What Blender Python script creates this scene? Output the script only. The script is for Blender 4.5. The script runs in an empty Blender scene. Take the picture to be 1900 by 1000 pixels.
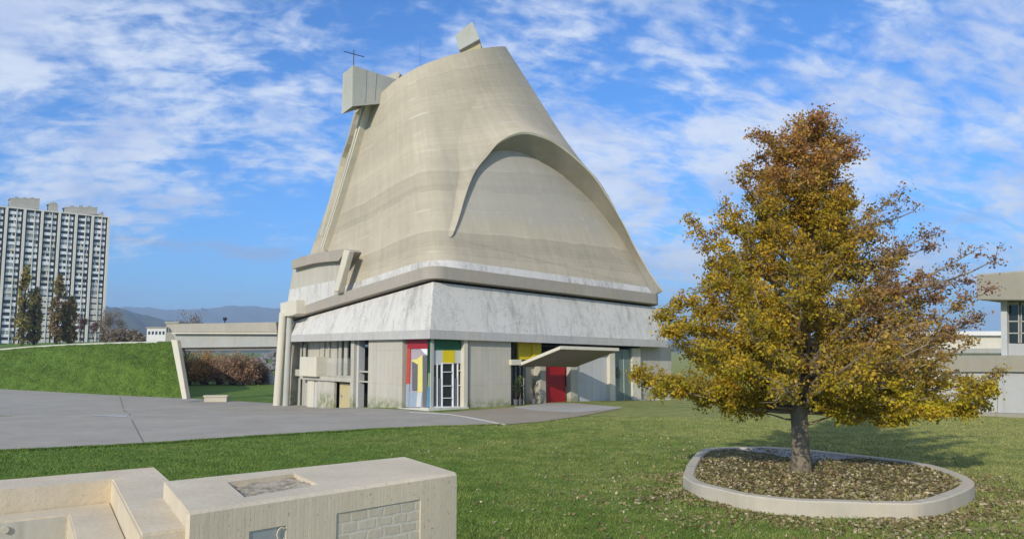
import bpy, bmesh, math, random
import numpy as np
from mathutils import Vector as V
from mathutils.bvhtree import BVHTree
random.seed(7); rng = np.random.default_rng(7)
S = bpy.context.scene; COL = S.collection
R = math.radians

# ------------------------------------------------------------------ camera
F, HOR, CZ = 1427.0, 650.0, 3.76
PIT = math.atan((HOR-500)/F); cp, sp = math.cos(PIT), math.sin(PIT)
cam = bpy.data.cameras.new('camera'); camo = bpy.data.objects.new('camera', cam); COL.objects.link(camo)
cam.sensor_width = 36; cam.lens = 36*F/1900; cam.clip_end = 30000; cam.clip_start = .1
camo.location = (0, 0, CZ); camo.rotation_euler = (R(90)+PIT, 0, 0); S.camera = camo
EYE = V((0, 0, CZ))

def ray(px, py):
    k = (500-py)/F
    return V(((px-950)/F, cp-k*sp, sp+k*cp))
def proj(x, y, z):
    z = z-CZ; d = y*cp+z*sp; u_ = -y*sp+z*cp
    return 950+F*x/d, 500-F*u_/d
def at_y(px, py, Y):
    d = ray(px, py); return EYE+d*(Y/d.y)
def on_z(px, py, z):
    d = ray(px, py); return EYE+d*((z-CZ)/d.z)
def on_plane(px, py, P, n):
    d = ray(px, py); return EYE+d*((P-EYE).dot(n)/d.dot(n))
def sm(t):
    t = np.clip(t, 0, 1); return t*t*(3-2*t)
def ghf(x, y):
    x = np.asarray(x, float); y = np.asarray(y, float)
    g = -.87*sm((-x-4)/13)*sm((y-44)/18) - .3*sm((x-2)/14)*sm((y-48)/14)
    t = 1.9*(1-sm((y-6.2)/9.2)*.0-np.clip((y-6.5)/8.5, 0, 1))
    g = g+np.where(y < 15, t, 0)
    # small unevenness of the lawn, fading out under the paving
    g = g+.035*np.sin(x*.7+1)*np.sin(y*.5)*sm((40-y)/14)*sm((y-12)/4)
    return g
def gh(x, y): return float(ghf(x, y))
def on_ground(px, py):
    z = 0.
    for _ in range(30):
        P = on_z(px, py, z); z = gh(P.x, P.y)
    P.z = z; return P

# ------------------------------------------------------------------ material helpers
class NT:
    def __init__(s, name):
        s.m = bpy.data.materials.new(name); s.m.use_nodes = True; s.t = s.m.node_tree
        s.b = s.t.nodes['Principled BSDF']; s.out = s.t.nodes['Material Output']
    def n(s, typ, **k):
        nd = s.t.nodes.new(typ)
        for a, v in k.items():
            if a.startswith('i_'):
                key = a[2:]; key = int(key) if key.isdigit() else key.replace('_', ' ')
                s.put(nd.inputs[key], v)
            else: setattr(nd, a, v)
        return nd
    def put(s, sock, v):
        if isinstance(v, bpy.types.NodeSocket): s.t.links.new(v, sock)
        elif isinstance(v, bpy.types.Node): s.t.links.new(v.outputs[0], sock)
        else: sock.default_value = v
    def math(s, op, a, b=None, c=None):
        nd = s.n('ShaderNodeMath', operation=op); s.put(nd.inputs[0], a)
        if b is not None: s.put(nd.inputs[1], b)
        if c is not None: s.put(nd.inputs[2], c)
        return nd.outputs[0]
    def ramp(s, f, a, b):
        nd = s.n('ShaderNodeMapRange', interpolation_type='SMOOTHSTEP'); s.put(nd.inputs[0], f)
        nd.inputs[1].default_value = a; nd.inputs[2].default_value = b; return nd.outputs[0]
    def mix(s, f, a, b, bt='MIX'):
        nd = s.n('ShaderNodeMix', data_type='RGBA', blend_type=bt)
        s.put(nd.inputs[0], f); s.put(nd.inputs[6], a); s.put(nd.inputs[7], b); return nd.outputs[2]
    def noise(s, vec, scale, detail=4, rough=.55, dist=0):
        nd = s.n('ShaderNodeTexNoise'); s.put(nd.inputs['Vector'], vec)
        nd.inputs['Scale'].default_value = scale; nd.inputs['Detail'].default_value = detail
        nd.inputs['Roughness'].default_value = rough; nd.inputs['Distortion'].default_value = dist
        return nd.outputs['Fac']
    def pos(s): return s.n('ShaderNodeTexCoord').outputs['Object']
    def scl(s, vec, sc):
        nd = s.n('ShaderNodeVectorMath', operation='MULTIPLY'); s.put(nd.inputs[0], vec); nd.inputs[1].default_value = sc
        return nd.outputs[0]
    def dot(s, vec, d):
        nd = s.n('ShaderNodeVectorMath', operation='DOT_PRODUCT'); s.put(nd.inputs[0], vec); nd.inputs[1].default_value = d
        return nd.outputs['Value']
    def bump(s, h, strength=.3, dist=.02):
        nd = s.n('ShaderNodeBump'); s.put(nd.inputs['Height'], h); nd.inputs['Strength'].default_value = strength
        nd.inputs['Distance'].default_value = dist; s.t.links.new(nd.outputs[0], s.b.inputs['Normal'])
    def fin(s, col, rough=.85, spec=.25, **k):
        s.put(s.b.inputs['Base Color'], col); s.put(s.b.inputs['Roughness'], rough)
        s.b.inputs['Specular IOR Level'].default_value = spec
        for a, v in k.items(): s.put(s.b.inputs[a.replace('_', ' ')], v)
        return s.m
def C4(c, k=1): return (c[0]*k, c[1]*k, c[2]*k, 1)

AR = R(39.5)
U = V((math.cos(AR), math.sin(AR), 0)); W = V((-math.sin(AR), math.cos(AR), 0))   # along the right and the left facade
NR = V((math.sin(AR), -math.cos(AR), 0)); NL = V((-math.cos(AR), -math.sin(AR), 0))

def concrete(name, base, board=0, tone=.1, streak=.12, moss=0, hline=0, pits=.0, dirs=(1.41, 0.11, 0)):
    s = NT(name); P = s.pos()
    n1 = s.noise(P, .35, 5, .6); n2 = s.noise(P, 2.3, 6, .62); n3 = s.noise(P, 26, 3, .6)
    st = s.noise(s.scl(P, (2.6, 2.6, .22)), 1., 5, .62)
    f = s.math('ADD', s.math('MULTIPLY', s.math('SUBTRACT', n1, .5), tone*3.4), 1)
    f = s.math('ADD', f, s.math('MULTIPLY', s.math('SUBTRACT', n2, .5), tone*2.0))
    f = s.math('ADD', f, s.math('MULTIPLY', s.math('SUBTRACT', n3, .5), tone*1.1))
    f = s.math('ADD', f, s.math('MULTIPLY', s.math('SUBTRACT', st, .5), streak*2.2))
    h = n3
    if board:
        x = s.math('DIVIDE', s.dot(P, dirs), board)
        fl = s.math('FLOOR', x); wn = s.n('ShaderNodeTexWhiteNoise', noise_dimensions='1D'); s.put(wn.inputs['W'], fl)
        f = s.math('ADD', f, s.math('MULTIPLY', s.math('SUBTRACT', wn.outputs['Value'], .5), tone*.9))
        fr = s.math('FRACT', x); e = s.math('MULTIPLY', s.ramp(fr, 0, .07), s.ramp(fr, 1, .93))
        f = s.math('MULTIPLY', f, s.math('ADD', s.math('MULTIPLY', e, .1), .9))
        h = s.math('ADD', s.math('MULTIPLY', n3, .5), s.math('MULTIPLY', e, .6))
    if hline:
        z = s.math('DIVIDE', s.dot(P, (0, 0, 1)), hline); fr = s.math('FRACT', s.math('ADD', z, .37))
        e = s.math('MULTIPLY', s.ramp(fr, 0, .012), s.ramp(fr, 1, .988))
        f = s.math('MULTIPLY', f, s.math('ADD', s.math('MULTIPLY', e, .16), .84))
    col = s.mix(1., C4(base), s.n('ShaderNodeCombineColor', i_0=f, i_1=f, i_2=f), 'MULTIPLY')
    warm = s.ramp(s.noise(P, .8, 4, .6), .42, .68)
    col = s.mix(s.math('MULTIPLY', warm, .35), col, s.mix(1, col, (1.06, .97, .82, 1), 'MULTIPLY'))
    if pits:
        pn = s.ramp(s.noise(P, 45, 2, .5), .66, .72); col = s.mix(s.math('MULTIPLY', pn, pits), col, C4(base, .35))
    if moss:
        z = s.dot(P, (0, 0, 1)); mk = s.math('MULTIPLY', s.ramp(z, .75, .0), s.ramp(n2, .35, .6))
        col = s.mix(s.math('MULTIPLY', mk, moss), col, (.14, .17, .05, 1))
    s.bump(h, .35, .012)
    return s.fin(col, .9, .2)

def plain(name, col, var=.12, scale=6, rough=.6, spec=.4, **k):
    s = NT(name); P = s.pos(); n = s.noise(P, scale, 5, .6)
    f = s.math('ADD', s.math('MULTIPLY', s.math('SUBTRACT', n, .5), var*3), 1)
    c = s.mix(1., C4(col), s.n('ShaderNodeCombineColor', i_0=f, i_1=f, i_2=f), 'MULTIPLY')
    return s.fin(c, rough, spec, **k)

def shell_mat(niche=False):
    s = NT('niche concrete' if niche else 'board marked concrete'); P = s.pos(); uv = s.n('ShaderNodeTexCoord').outputs['UV']
    sx = s.n('ShaderNodeSeparateXYZ', i_0=uv); u_, v_ = sx.outputs[0], sx.outputs[1]
    n1 = s.noise(P, .22, 5, .6); n2 = s.noise(P, 1.6, 6, .65); n3 = s.noise(P, 14, 3, .6)
    wob = s.math('MULTIPLY', s.math('SUBTRACT', s.noise(P, .25, 2, .5), .5), .5)
    vv = s.math('ADD', v_, wob)
    # pour lifts: each lift its own tone, lighter smear along some of the joints
    def lift(hh, k):
        x = s.math('DIVIDE', vv, hh); wn = s.n('ShaderNodeTexWhiteNoise', noise_dimensions='1D')
        s.put(wn.inputs['W'], s.math('FLOOR', x)); return x, s.math('MULTIPLY', s.math('SUBTRACT', wn.outputs['Value'], .5), k)
    x1, l1 = lift(1.95, .16); x2, l2 = lift(.16, .045); x3, l3 = lift(.65, .075)
    f = s.math('ADD', s.math('MULTIPLY', s.math('SUBTRACT', n1, .5), .34), 1)
    for q in (s.math('MULTIPLY', s.math('SUBTRACT', n2, .5), .2), s.math('MULTIPLY', s.math('SUBTRACT', n3, .5), .1), l1, l2, l3):
        f = s.math('ADD', f, q)
    st = s.noise(s.n('ShaderNodeCombineXYZ', i_0=s.math('MULTIPLY', u_, 1.7), i_1=s.math('MULTIPLY', v_, .12)), 1, 5, .6)
    f = s.math('ADD', f, s.math('MULTIPLY', s.math('SUBTRACT', st, .5), .34))
    fr2 = s.math('FRACT', x2); e2 = s.math('MULTIPLY', s.ramp(fr2, 0, .12), s.ramp(fr2, 1, .88))
    f = s.math('MULTIPLY', f, s.math('ADD', s.math('MULTIPLY', e2, .05), .95))
    fr1 = s.math('FRACT', x1); e1 = s.math('MULTIPLY', s.ramp(fr1, .0, .02), s.ramp(fr1, 1, .98))
    f = s.math('MULTIPLY', f, s.math('ADD', s.math('MULTIPLY', e1, .14), .86))
    col = s.mix(1., (.45, .392, .288, 1), s.n('ShaderNodeCombineColor', i_0=f, i_1=f, i_2=f), 'MULTIPLY')
    cm = s.math('MULTIPLY', s.ramp(u_, 4.05, 3.9), s.ramp(u_, -.05, .1)); ln = s.math('MULTIPLY', s.ramp(s.math('ABSOLUTE', s.math('SUBTRACT', u_, 3.97)), .07, .02), .14)
    f = s.math('MULTIPLY', f, s.math('SUBTRACT', s.math('ADD', 1., s.math('MULTIPLY', cm, s.math('ADD', .045, l1))), ln))
    # pale laitance smears just above the joints
    sme = s.math('MULTIPLY', s.ramp(fr1, .16, .0), s.ramp(s.noise(s.n('ShaderNodeCombineXYZ', i_0=s.math('MULTIPLY', u_, .22), i_1=s.math('FLOOR', x1)), 1., 3, .6), .47, .62))
    col = s.mix(s.math('MULTIPLY', sme, s.math('ADD', .42, s.math('MULTIPLY', cm, .4))), col, (.6, .545, .44, 1))
    cl = s.ramp(s.noise(P, .5, 6, .7), .62, .72)
    col = s.mix(s.math('MULTIPLY', cl, .22), col, (.6, .58, .54, 1))
    if niche:
        z = s.math('ADD', s.dot(P, (0, 0, 1)), s.math('MULTIPLY', s.math('SUBTRACT', s.noise(P, .5, 5, .65), .5), 3.)); g_ = s.ramp(z, 12.2, 14.2)
        sp = s.ramp(s.noise(P, 1.1, 7, .72), .55, .7); gc = s.mix(sp, (.40, .385, .345, 1), (.52, .50, .46, 1)); col = s.mix(s.math('MULTIPLY', g_, .75), col, s.mix(.35, gc, col))
    s.bump(s.math('ADD', s.math('MULTIPLY', n3, .4), s.math('MULTIPLY', e2, .5)), .3, .012)
    return s.fin(col, .88, .2)

def peeling_white():
    s = NT('weathered white paint'); P = s.pos()
    k = s.math('ABSOLUTE', s.dot(P, NL*1.0))
    n1 = s.noise(s.scl(P, (1, 1, .3)), .6, 5, .62, .2); n2 = s.noise(s.scl(P, (1.2, 1.2, .34)), 3.4, 8, .72, .3); n3 = s.noise(P, 18, 4, .65)
    st = s.noise(s.scl(P, (2.2, 2.2, .18)), 1., 6, .66)
    m = s.math('ADD', s.math('MULTIPLY', n1, .42), s.math('MULTIPLY', n2, .34)); m = s.math('ADD', m, s.math('MULTIPLY', st, .3))
    m = s.math('ADD', m, s.math('MULTIPLY', s.math('SUBTRACT', n3, .5), .14))
    m = s.math('ADD', m, s.math('MULTIPLY', s.math('SUBTRACT', s.noise(P, 7, 6, .75, .8), .5), .22)); worn = s.ramp(m, .48, .72)
    col = s.mix(worn, (.62, .59, .535, 1), (.32, .30, .265, 1))
    black = s.ramp(s.noise(s.scl(P, (4, 4, 1.0)), 2.2, 8, .78, .6), .64, .72)
    col = s.mix(s.math('MULTIPLY', black, .55), col, (.16, .155, .15, 1))
    # hairline cracks
    vn = s.n('ShaderNodeTexVoronoi', feature='DISTANCE_TO_EDGE'); s.put(vn.inputs['Vector'], s.n('ShaderNodeVectorMath', operation='ADD', i_0=s.scl(P, (.32, .32, .16)), i_1=s.n('ShaderNodeTexNoise', i_Vector=P, i_Scale=1.1, i_Detail=4.).outputs['Color'])); vn.inputs['Scale'].default_value = 1.1
    ck = s.ramp(vn.outputs['Distance'], .012, .0)
    col = s.mix(s.math('MULTIPLY', ck, .5), col, (.2, .195, .19, 1))
    s.bump(m, .25, .01)
    return s.fin(col, .75, .25)

def grass_mat(name, blades=False):
    s = NT(name); P = s.pos(); x = s.dot(P, (1, 0, 0)); y = s.dot(P, (0, 1, 0))
    n1 = s.noise(P, .12, 5, .6); n2 = s.noise(P, .9, 6, .65); n3 = s.noise(P, 9, 6, .7); n4 = s.noise(P, 40, 3, .7)
    dry = s.ramp(s.math('ADD', s.math('ADD', s.math('ADD', s.math('MULTIPLY', x, .03), s.math('MULTIPLY', s.math('SUBTRACT', y, 25), .009)), s.math('MULTIPLY', s.math('SUBTRACT', n1, .5), 1.4)), s.math('MULTIPLY', s.math('SUBTRACT', n2, .5), .7)), -.35, .75)
    col = s.mix(dry, (.12, .195, .03, 1), (.285, .29, .095, 1)); n5 = s.noise(P, 3.1, 5, .65)
    col = s.mix(s.math('MULTIPLY', s.ramp(n5, .4, .7), .45), col, s.mix(1, col, (.55, .62, .5, 1), 'MULTIPLY'))
    b = s.ramp(n3, .3, .75); col = s.mix(s.math('MULTIPLY', b, .5), col, s.mix(1, col, (1.6, 1.45, 1.1, 1), 'MULTIPLY'))
    d = s.ramp(n2, .62, .4); col = s.mix(s.math('MULTIPLY', d, .5), col, s.mix(1, col, (.6, .66, .6, 1), 'MULTIPLY'))
    straw = s.ramp(n4, .6, .74); col = s.mix(s.math('MULTIPLY', straw, .3), col, (.3, .28, .12, 1))
    if not blades:
        s.bump(s.math('ADD', s.math('MULTIPLY', n3, .7), s.math('MULTIPLY', n4, .5)), .9, .06)
        return s.fin(col, .9, .15)
    return s.fin(col, .6, .3)

def leaf_mat(name, attr=True, col=(.2, .15, .03), trans=.35):
    s = NT(name)
    if attr:
        c = s.n('ShaderNodeAttribute', attribute_name='leafcol').outputs['Color']
    else: c = C4(col)
    s.fin(c, .6, .25)
    tr = s.n('ShaderNodeBsdfTranslucent', i_Color=c); mx = s.n('ShaderNodeMixShader')
    mx.inputs[0].default_value = trans; s.t.links.new(s.b.outputs[0], mx.inputs[1]); s.t.links.new(tr.outputs[0], mx.inputs[2])
    s.t.links.new(mx.outputs[0], s.out.inputs['Surface']); return s.m

M = {}
BD = tuple(U+W)
M['shell'] = shell_mat()
M['white'] = peeling_white()
M['gutter'] = concrete('gutter concrete', (.37, .33, .275), 0, .09, .1)
M['wall'] = concrete('wall concrete', (.47, .44, .365), .55, .07, .14, moss=.7, dirs=BD, hline=2.32)
M['cream'] = concrete('cream concrete', (.6, .56, .45), 0, .07, .1)
M['hoodin'] = concrete('hood soffit concrete', (.34, .31, .25), 0, .12, .05)  # darker copy of the hood concrete, underside shade put into its colour
M['soffit'] = concrete('soffit concrete', (.24, .215, .175), .16, .1, .05, dirs=(.3, .9, .2))  # darkened concrete, the shade of undersides is put into the colour
M['greywall'] = concrete('grey wall concrete', (.5, .5, .49), .9, .07, .1, dirs=BD)
M['greypipe'] = concrete('pale grey pipe concrete', (.43, .43, .38), 0, .08, .12)
M['block'] = concrete('pale sandblasted concrete', (.60, .515, .375), 0, .13, .16, pits=.3)
M['blockboard'] = concrete('board marked block face', (.62, .53, .38), .024, .085, .16, pits=.5, dirs=(.70, .69, 0))
M['bridge'] = concrete('bridge concrete', (.36, .335, .275), 0, .1, .12)
M['bridgegrey'] = concrete('bridge beam concrete', (.36, .36, .33), 0, .1, .12)
M['pavil'] = concrete('pavilion concrete', (.32, .295, .235), 0, .07, .1)
M['pavilpale'] = concrete('pavilion pale wall', (.43, .43, .415), 1.6, .05, .08)
M['plaster'] = concrete('white render', (.72, .7, .66), 0, .06, .1)
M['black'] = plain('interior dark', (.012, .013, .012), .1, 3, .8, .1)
M['iron'] = plain('dark iron', (.03, .03, .035), .1, 8, .5, .4)
M['red'] = plain('red enamel', (.34, .006, .01), .12, 2, .35, .5)
M['crim'] = plain('crimson paint', (.33, .02, .03), .1, 3, .45, .4)
M['vermil'] = plain('vermilion paint', (.5, .07, .035), .1, 3, .45, .4)
M['yellow'] = plain('yellow paint', (.72, .55, .01), .06, 3, .45, .4)
M['yell2'] = plain('pale yellow paint', (.72, .62, .18), .06, 3, .45, .4)
M['green'] = plain('green paint', (.012, .11, .04), .1, 3, .4, .4)
M['lime'] = plain('pale green paint', (.3, .42, .2), .1, 3, .5, .4)
M['blue'] = plain('sky blue paint', (.12, .34, .5), .08, 3, .45, .4)
M['paleblue'] = plain('pale blue paint', (.30, .36, .42), .08, 3, .45, .4)
M['mauve'] = plain('mauve grey paint', (.4, .34, .37), .08, 3, .5, .4)
M['pgrey'] = plain('pale grey paint', (.55, .57, .55), .06, 3, .5, .4)
M['mgrey'] = plain('mid grey paint', (.13, .13, .135), .1, 3, .5, .4)
M['whitep'] = plain('white paint', (.8, .8, .8), .04, 4, .45, .4)
M['glass'] = plain('dark window glass', (.02, .025, .028), .3, 1.2, .08, .6)
M['glassg'] = plain('green tinted glass', (.16, .21, .17), .35, 1.0, .18, .6)
M['curtain'] = plain('net curtain', (.42, .4, .33), .15, 5, .8, .2)
M['ochre'] = plain('ochre door', (.5, .42, .22), .12, 3, .6, .3)
M['steel'] = plain('brushed steel', (.5, .52, .52), .06, 3, .35, .5, Metallic=.6)
M['road'] = concrete('road concrete', (.35, .322, .27), 0, .15, .0)
M['joint'] = plain('tar joint', (.2, .185, .155), .2, 9, .9, .1)
M['pale'] = concrete('pale kerb concrete', (.6, .57, .5), 0, .06, .05)
M['paver'] = concrete('brown paving', (.32, .27, .2), .35, .1, .0, dirs=(.77, .64, 0))
M['paver2'] = concrete('worn paving', (.4, .38, .33), 0, .12, .0)
M['curb'] = concrete('planter concrete', (.50, .455, .36), 0, .1, .1, pits=.3)
M['grass'] = grass_mat('lawn grass'); M['blade'] = grass_mat('grass blades', True)
M['soil'] = plain('leafy soil', (.15, .13, .05), .5, 14, .95, .1)
M['gravel'] = concrete('grey grit', (.3, .3, .3), 0, .12, .0)
M['bark'] = plain('grey brown bark', (.26, .21, .145), .35, 12, .95, .1)
M['darkbark'] = plain('dark bark', (.055, .042, .03), .3, 12, .95, .1)
M['leaf'] = leaf_mat('autumn leaves', trans=.45); M['litter'] = leaf_mat('dry leaves', trans=.1)
M['hill'] = plain('wooded hillside', (.05, .06, .03), .5, .006, .95, .05)
M['rock'] = plain('grey rubble', (.2, .2, .21), .6, 1.6, .9, .1)
M['brickpanel'] = None
def brick_panel():
    s = NT('rough block infill'); P = s.pos()
    bx = s.n('ShaderNodeTexBrick'); s.put(bx.inputs['Vector'], s.n('ShaderNodeCombineXYZ', i_0=s.math('ADD', s.dot(P, (.73, .684, 0)), s.math('MULTIPLY', s.noise(P, 9, 2), .055)), i_1=s.math('ADD', s.dot(P, (0, 0, 1)), s.math('MULTIPLY', s.noise(P, 12, 2), .035))))
    bx.inputs['Color1'].default_value = (.57, .49, .35, 1); bx.inputs['Color2'].default_value = (.63, .55, .41, 1); bx.inputs['Mortar'].default_value = (.64, .58, .46, 1)
    bx.inputs['Scale'].default_value = 1; bx.inputs['Mortar Size'].default_value = .009; bx.inputs['Brick Width'].default_value = .12; bx.inputs['Row Height'].default_value = .062
    bx.inputs['Mortar Smooth'].default_value = .5
    n = s.noise(P, 30, 5, .7); col = s.mix(s.math('MULTIPLY', s.ramp(n, .35, .75), .45), bx.outputs['Color'], (.42, .37, .28, 1))
    s.bump(s.math('SUBTRACT', s.math('MULTIPLY', n, .4), s.math('MULTIPLY', bx.outputs['Fac'], .25)), .5, .01); return s.fin(col, .9, .2)
M['brickpanel'] = brick_panel()

# ------------------------------------------------------------------ object helpers
def tag(o, label=None, cat=None, group=None, kind=None):
    if label: o['label'] = label
    if cat: o['category'] = cat
    if group: o['group'] = group
    if kind: o['kind'] = kind
    return o
def thing(name, loc, label, cat, group=None):
    o = bpy.data.objects.new(name, None); o.empty_display_size = .3; COL.objects.link(o); o.location = loc
    return tag(o, label, cat, group)
class MB:
    def __init__(s): s.v = []; s.f = []; s.mi = []; s.uv = None
    def add(s, vs, fs, m=0):
        k = len(s.v); s.v += [tuple(p) for p in vs]; s.f += [tuple(i+k for i in f) for f in fs]; s.mi += [m]*len(fs)
    def prism(s, pts, vec, m=0):
        n = len(pts); vec = V(vec); a = [V(p) for p in pts]
        s.add(a+[p+vec for p in a], [tuple(range(n)), tuple(range(2*n-1, n-1, -1))]+[(i, (i+1) % n, n+(i+1) % n, n+i) for i in range(n)], m)
    def box(s, o, a, b, c, m=0):
        o, a, b, c = V(o), V(a), V(b), V(c); s.prism([o, o+a, o+a+b, o+b], c, m)
    def hexa(s, q1, q2, m=0):
        s.add(list(q1)+list(q2), [(0, 1, 2, 3), (7, 6, 5, 4), (0, 4, 5, 1), (1, 5, 6, 2), (2, 6, 7, 3), (3, 7, 4, 0)], m)
    def tube(s, pts, rad, n=6, m=0):
        pts = [V(p) for p in pts]; rings = []; up = V((0, 0, 1)); prev = None
        for i, p in enumerate(pts):
            t = (pts[min(i+1, len(pts)-1)]-pts[max(i-1, 0)]).normalized()
            a = prev if prev is not None else (up if abs(t.z) < .9 else V((1, 0, 0)))
            a = (a-t*a.dot(t)).normalized(); b = t.cross(a); prev = a
            r = rad[i] if hasattr(rad, '__len__') else rad
            rings.append([p+(a*math.cos(q)+b*math.sin(q))*r for q in [2*math.pi*j/n for j in range(n)]])
        s.add([q for r_ in rings for q in r_], [(i*n+j, i*n+(j+1) % n, (i+1)*n+(j+1) % n, (i+1)*n+j) for i in range(len(rings)-1) for j in range(n)]
              + [tuple(range(n-1, -1, -1)), tuple((len(rings)-1)*n+j for j in range(n))], m)
    def sweep(s, rings, closed=False, m=0):
        n = len(rings[0]); k = len(rings)
        fs = []
        for i in range(k if closed else k-1):
            i2 = (i+1) % k
            fs += [(i*n+j, i*n+(j+1) % n, i2*n+(j+1) % n, i2*n+j) for j in range(n)]
        if not closed: fs += [tuple(range(n)), tuple((k-1)*n+j for j in range(n-1, -1, -1))]
        s.add([p for r_ in rings for p in r_], fs, m)
    def grid(s, rows, m=0, closed=False):
        n = len(rows[0]); fs = []
        for i in range(len(rows)-1):
            for j in range(n if closed else n-1):
                j2 = (j+1) % n; fs.append((i*n+j, i*n+j2, (i+1)*n+j2, (i+1)*n+j))
        s.add([p for r_ in rows for p in r_], fs, m)
    def build(s, name, mats, parent=None, smooth=False, recalc=True, bevel=0, weld=False):
        off = V(parent.matrix_world.translation) if parent and parent.parent else (V(parent.location) if parent else V((0, 0, 0)))
        if parent is not None:
            off = V((0, 0, 0)); q = parent
            while q is not None: off += V(q.location); q = q.parent
        me = bpy.data.meshes.new(name)
        me.from_pydata([tuple(V(p)-off) for p in s.v], [], s.f)
        if not isinstance(mats, (list, tuple)): mats = [mats]
        for m in mats: me.materials.append(m)
        if len(mats) > 1: me.polygons.foreach_set('material_index', s.mi)
        if recalc or bevel or weld:
            bm = bmesh.new(); bm.from_mesh(me)
            if weld: bmesh.ops.remove_doubles(bm, verts=bm.verts, dist=.0005)
            bmesh.ops.recalc_face_normals(bm, faces=bm.faces)
            if bevel:
                es = [e for e in bm.edges if len(e.link_faces) == 2 and e.calc_face_angle(0) > .5]
                bmesh.ops.bevel(bm, geom=es, offset=bevel, segments=2, affect='EDGES', clamp_overlap=True)
            bm.to_mesh(me); bm.free()
        if smooth: me.polygons.foreach_set('use_smooth', [True]*len(me.polygons))
        o = bpy.data.objects.new(name, me); COL.objects.link(o)
        if parent: o.parent = parent
        return o
def npmesh(name, verts, nper, mat, parent=None, col=None, off=(0, 0, 0), smooth=False):
    """many separate small faces of nper corners each; verts (N*nper,3)"""
    verts = np.asarray(verts, np.float32)-np.asarray(off, np.float32); nv = len(verts); nf = nv//nper
    me = bpy.data.meshes.new(name); me.vertices.add(nv); me.vertices.foreach_set('co', verts.ravel())
    me.loops.add(nv); me.loops.foreach_set('vertex_index', np.arange(nv, dtype=np.int32))
    me.polygons.add(nf); me.polygons.foreach_set('loop_start', np.arange(0, nv, nper, dtype=np.int32))
    me.polygons.foreach_set('loop_total', np.full(nf, nper, np.int32)); me.update(calc_edges=True); me.materials.append(mat)
    if col is not None:
        ca = me.color_attributes.new('leafcol', 'FLOAT_COLOR', 'POINT')
        c = np.ones((nv, 4), np.float32); c[:, :3] = np.repeat(np.asarray(col, np.float32), nper, 0); ca.data.foreach_set('color', c.ravel())
    o = bpy.data.objects.new(name, me); COL.objects.link(o)
    if parent: o.parent = parent
    return o
def leaf_quads(P, size, asp=.6, flat=0.):
    n = len(P); a = rng.normal(size=(n, 3)); a[:, 2] *= (1-flat); a /= np.linalg.norm(a, axis=1)[:, None]
    b = rng.normal(size=(n, 3)); b[:, 2] *= (1-flat); b -= a*(a*b).sum(1)[:, None]; b /= np.linalg.norm(b, axis=1)[:, None]
    s_ = (size*rng.uniform(.5, 1.5, n))[:, None]; a = a*s_*.5; b = b*s_*.5*asp
    return np.stack([P-a, P-b*1.0+a*.1, P+a, P+b+a*.1], 1).reshape(-1, 3)

# ------------------------------------------------------------------ ground
xs = np.concatenate([[-8800, -4000, -1800, -800, -400, -240, -170, -130], np.arange(-110, -30, 2.5), np.arange(-30, 30, 1.), np.arange(30, 81, 2.5), [110, 170, 300, 700, 1800, 4000, 8800]])
ys = np.concatenate([[-1900, -600, -150, -50, -20, -8, 0, 4, 6, 6.5], np.arange(7, 15, 1.), np.arange(15, 80, 1.), np.arange(80, 140, 3.), [160, 200, 280, 420, 700, 1300, 2500, 5000, 8800]])
X, Y = np.meshgrid(xs, ys); Z = ghf(X, Y)
mb = MB(); mb.grid([[(X[i, j], Y[i, j], Z[i, j]) for j in range(len(xs))] for i in range(len(ys))])
tag(mb.build('ground', M['grass'], smooth=True), kind='structure')

def sheet(name, top, bot, x0, x1, mat, lift, nx=60, ny=10, rough=0):
    """paved surface between two edges (measured from the photo) laid on the ground"""
    tx, ty = zip(*top); bx_, by = zip(*bot); rows = []
    mb = MB(); cols = []
    for i in range(nx+1):
        px = x0+(x1-x0)*i/nx
        a = on_ground(px, np.interp(px, tx, ty)); b = on_ground(px, np.interp(px, bx_, by)+(rough*math.sin(px*.31)*math.sin(px*.13) if rough else 0))
        c = []
        for j in range(ny+1):
            p = a.lerp(b, j/ny); p.z = gh(p.x, p.y)+lift; c.append(p)
        cols.append(c)
    mb.grid(cols); return tag(mb.build(name, mat, smooth=True), kind='structure')
ROADTOP = [(-400, 706), (-200, 714), (0, 722), (100, 727), (222, 733), (345, 739), (505, 748), (680, 757), (755, 761), (820, 766.5), (935, 788.2)]
ROADBOT = [(-400, 853), (-200, 846), (0, 838), (130, 832), (268, 825), (500, 809), (700, 797), (800, 792.5), (935, 788.6)]
sheet('road', ROADTOP, ROADBOT, -380, 934, M['road'], .03, 110, 14, .6)
sheet('paving', [(818, 766), (870, 762), (948, 756), (1012, 749), (1060, 748), (1150, 757)], [(818, 766.4), (935, 788), (1000, 783), (1080, 772), (1150, 758.5)], 819, 1150, M['paver'], .026, 60, 8)
sheet('threshold_paving', [(955, 755), (1012, 748.5), (1062, 748), (1155, 756)], [(955, 757), (1000, 763), (1070, 766), (1155, 757.5)], 955, 1154, M['paver2'], .034, 40, 6)
mb = MB()
for (p, q, w) in (((222, 734), (246, 783), .07), ((246, 783), (268, 825), .06)):
    a, b = on_ground(*p), on_ground(*q); d = (b-a).cross(V((0, 0, 1))).normalized()*w*.5
    rows = []
    for k in range(9):
        c = a.lerp(b, k/8); rows.append([V((c.x-d.x, c.y-d.y, gh(c.x, c.y)+.036)), V((c.x+d.x, c.y+d.y, gh(c.x, c.y)+.036))])
    mb.grid(rows)
tag(mb.build('road_joint', M['joint']), kind='structure')
mb = MB()
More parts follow.
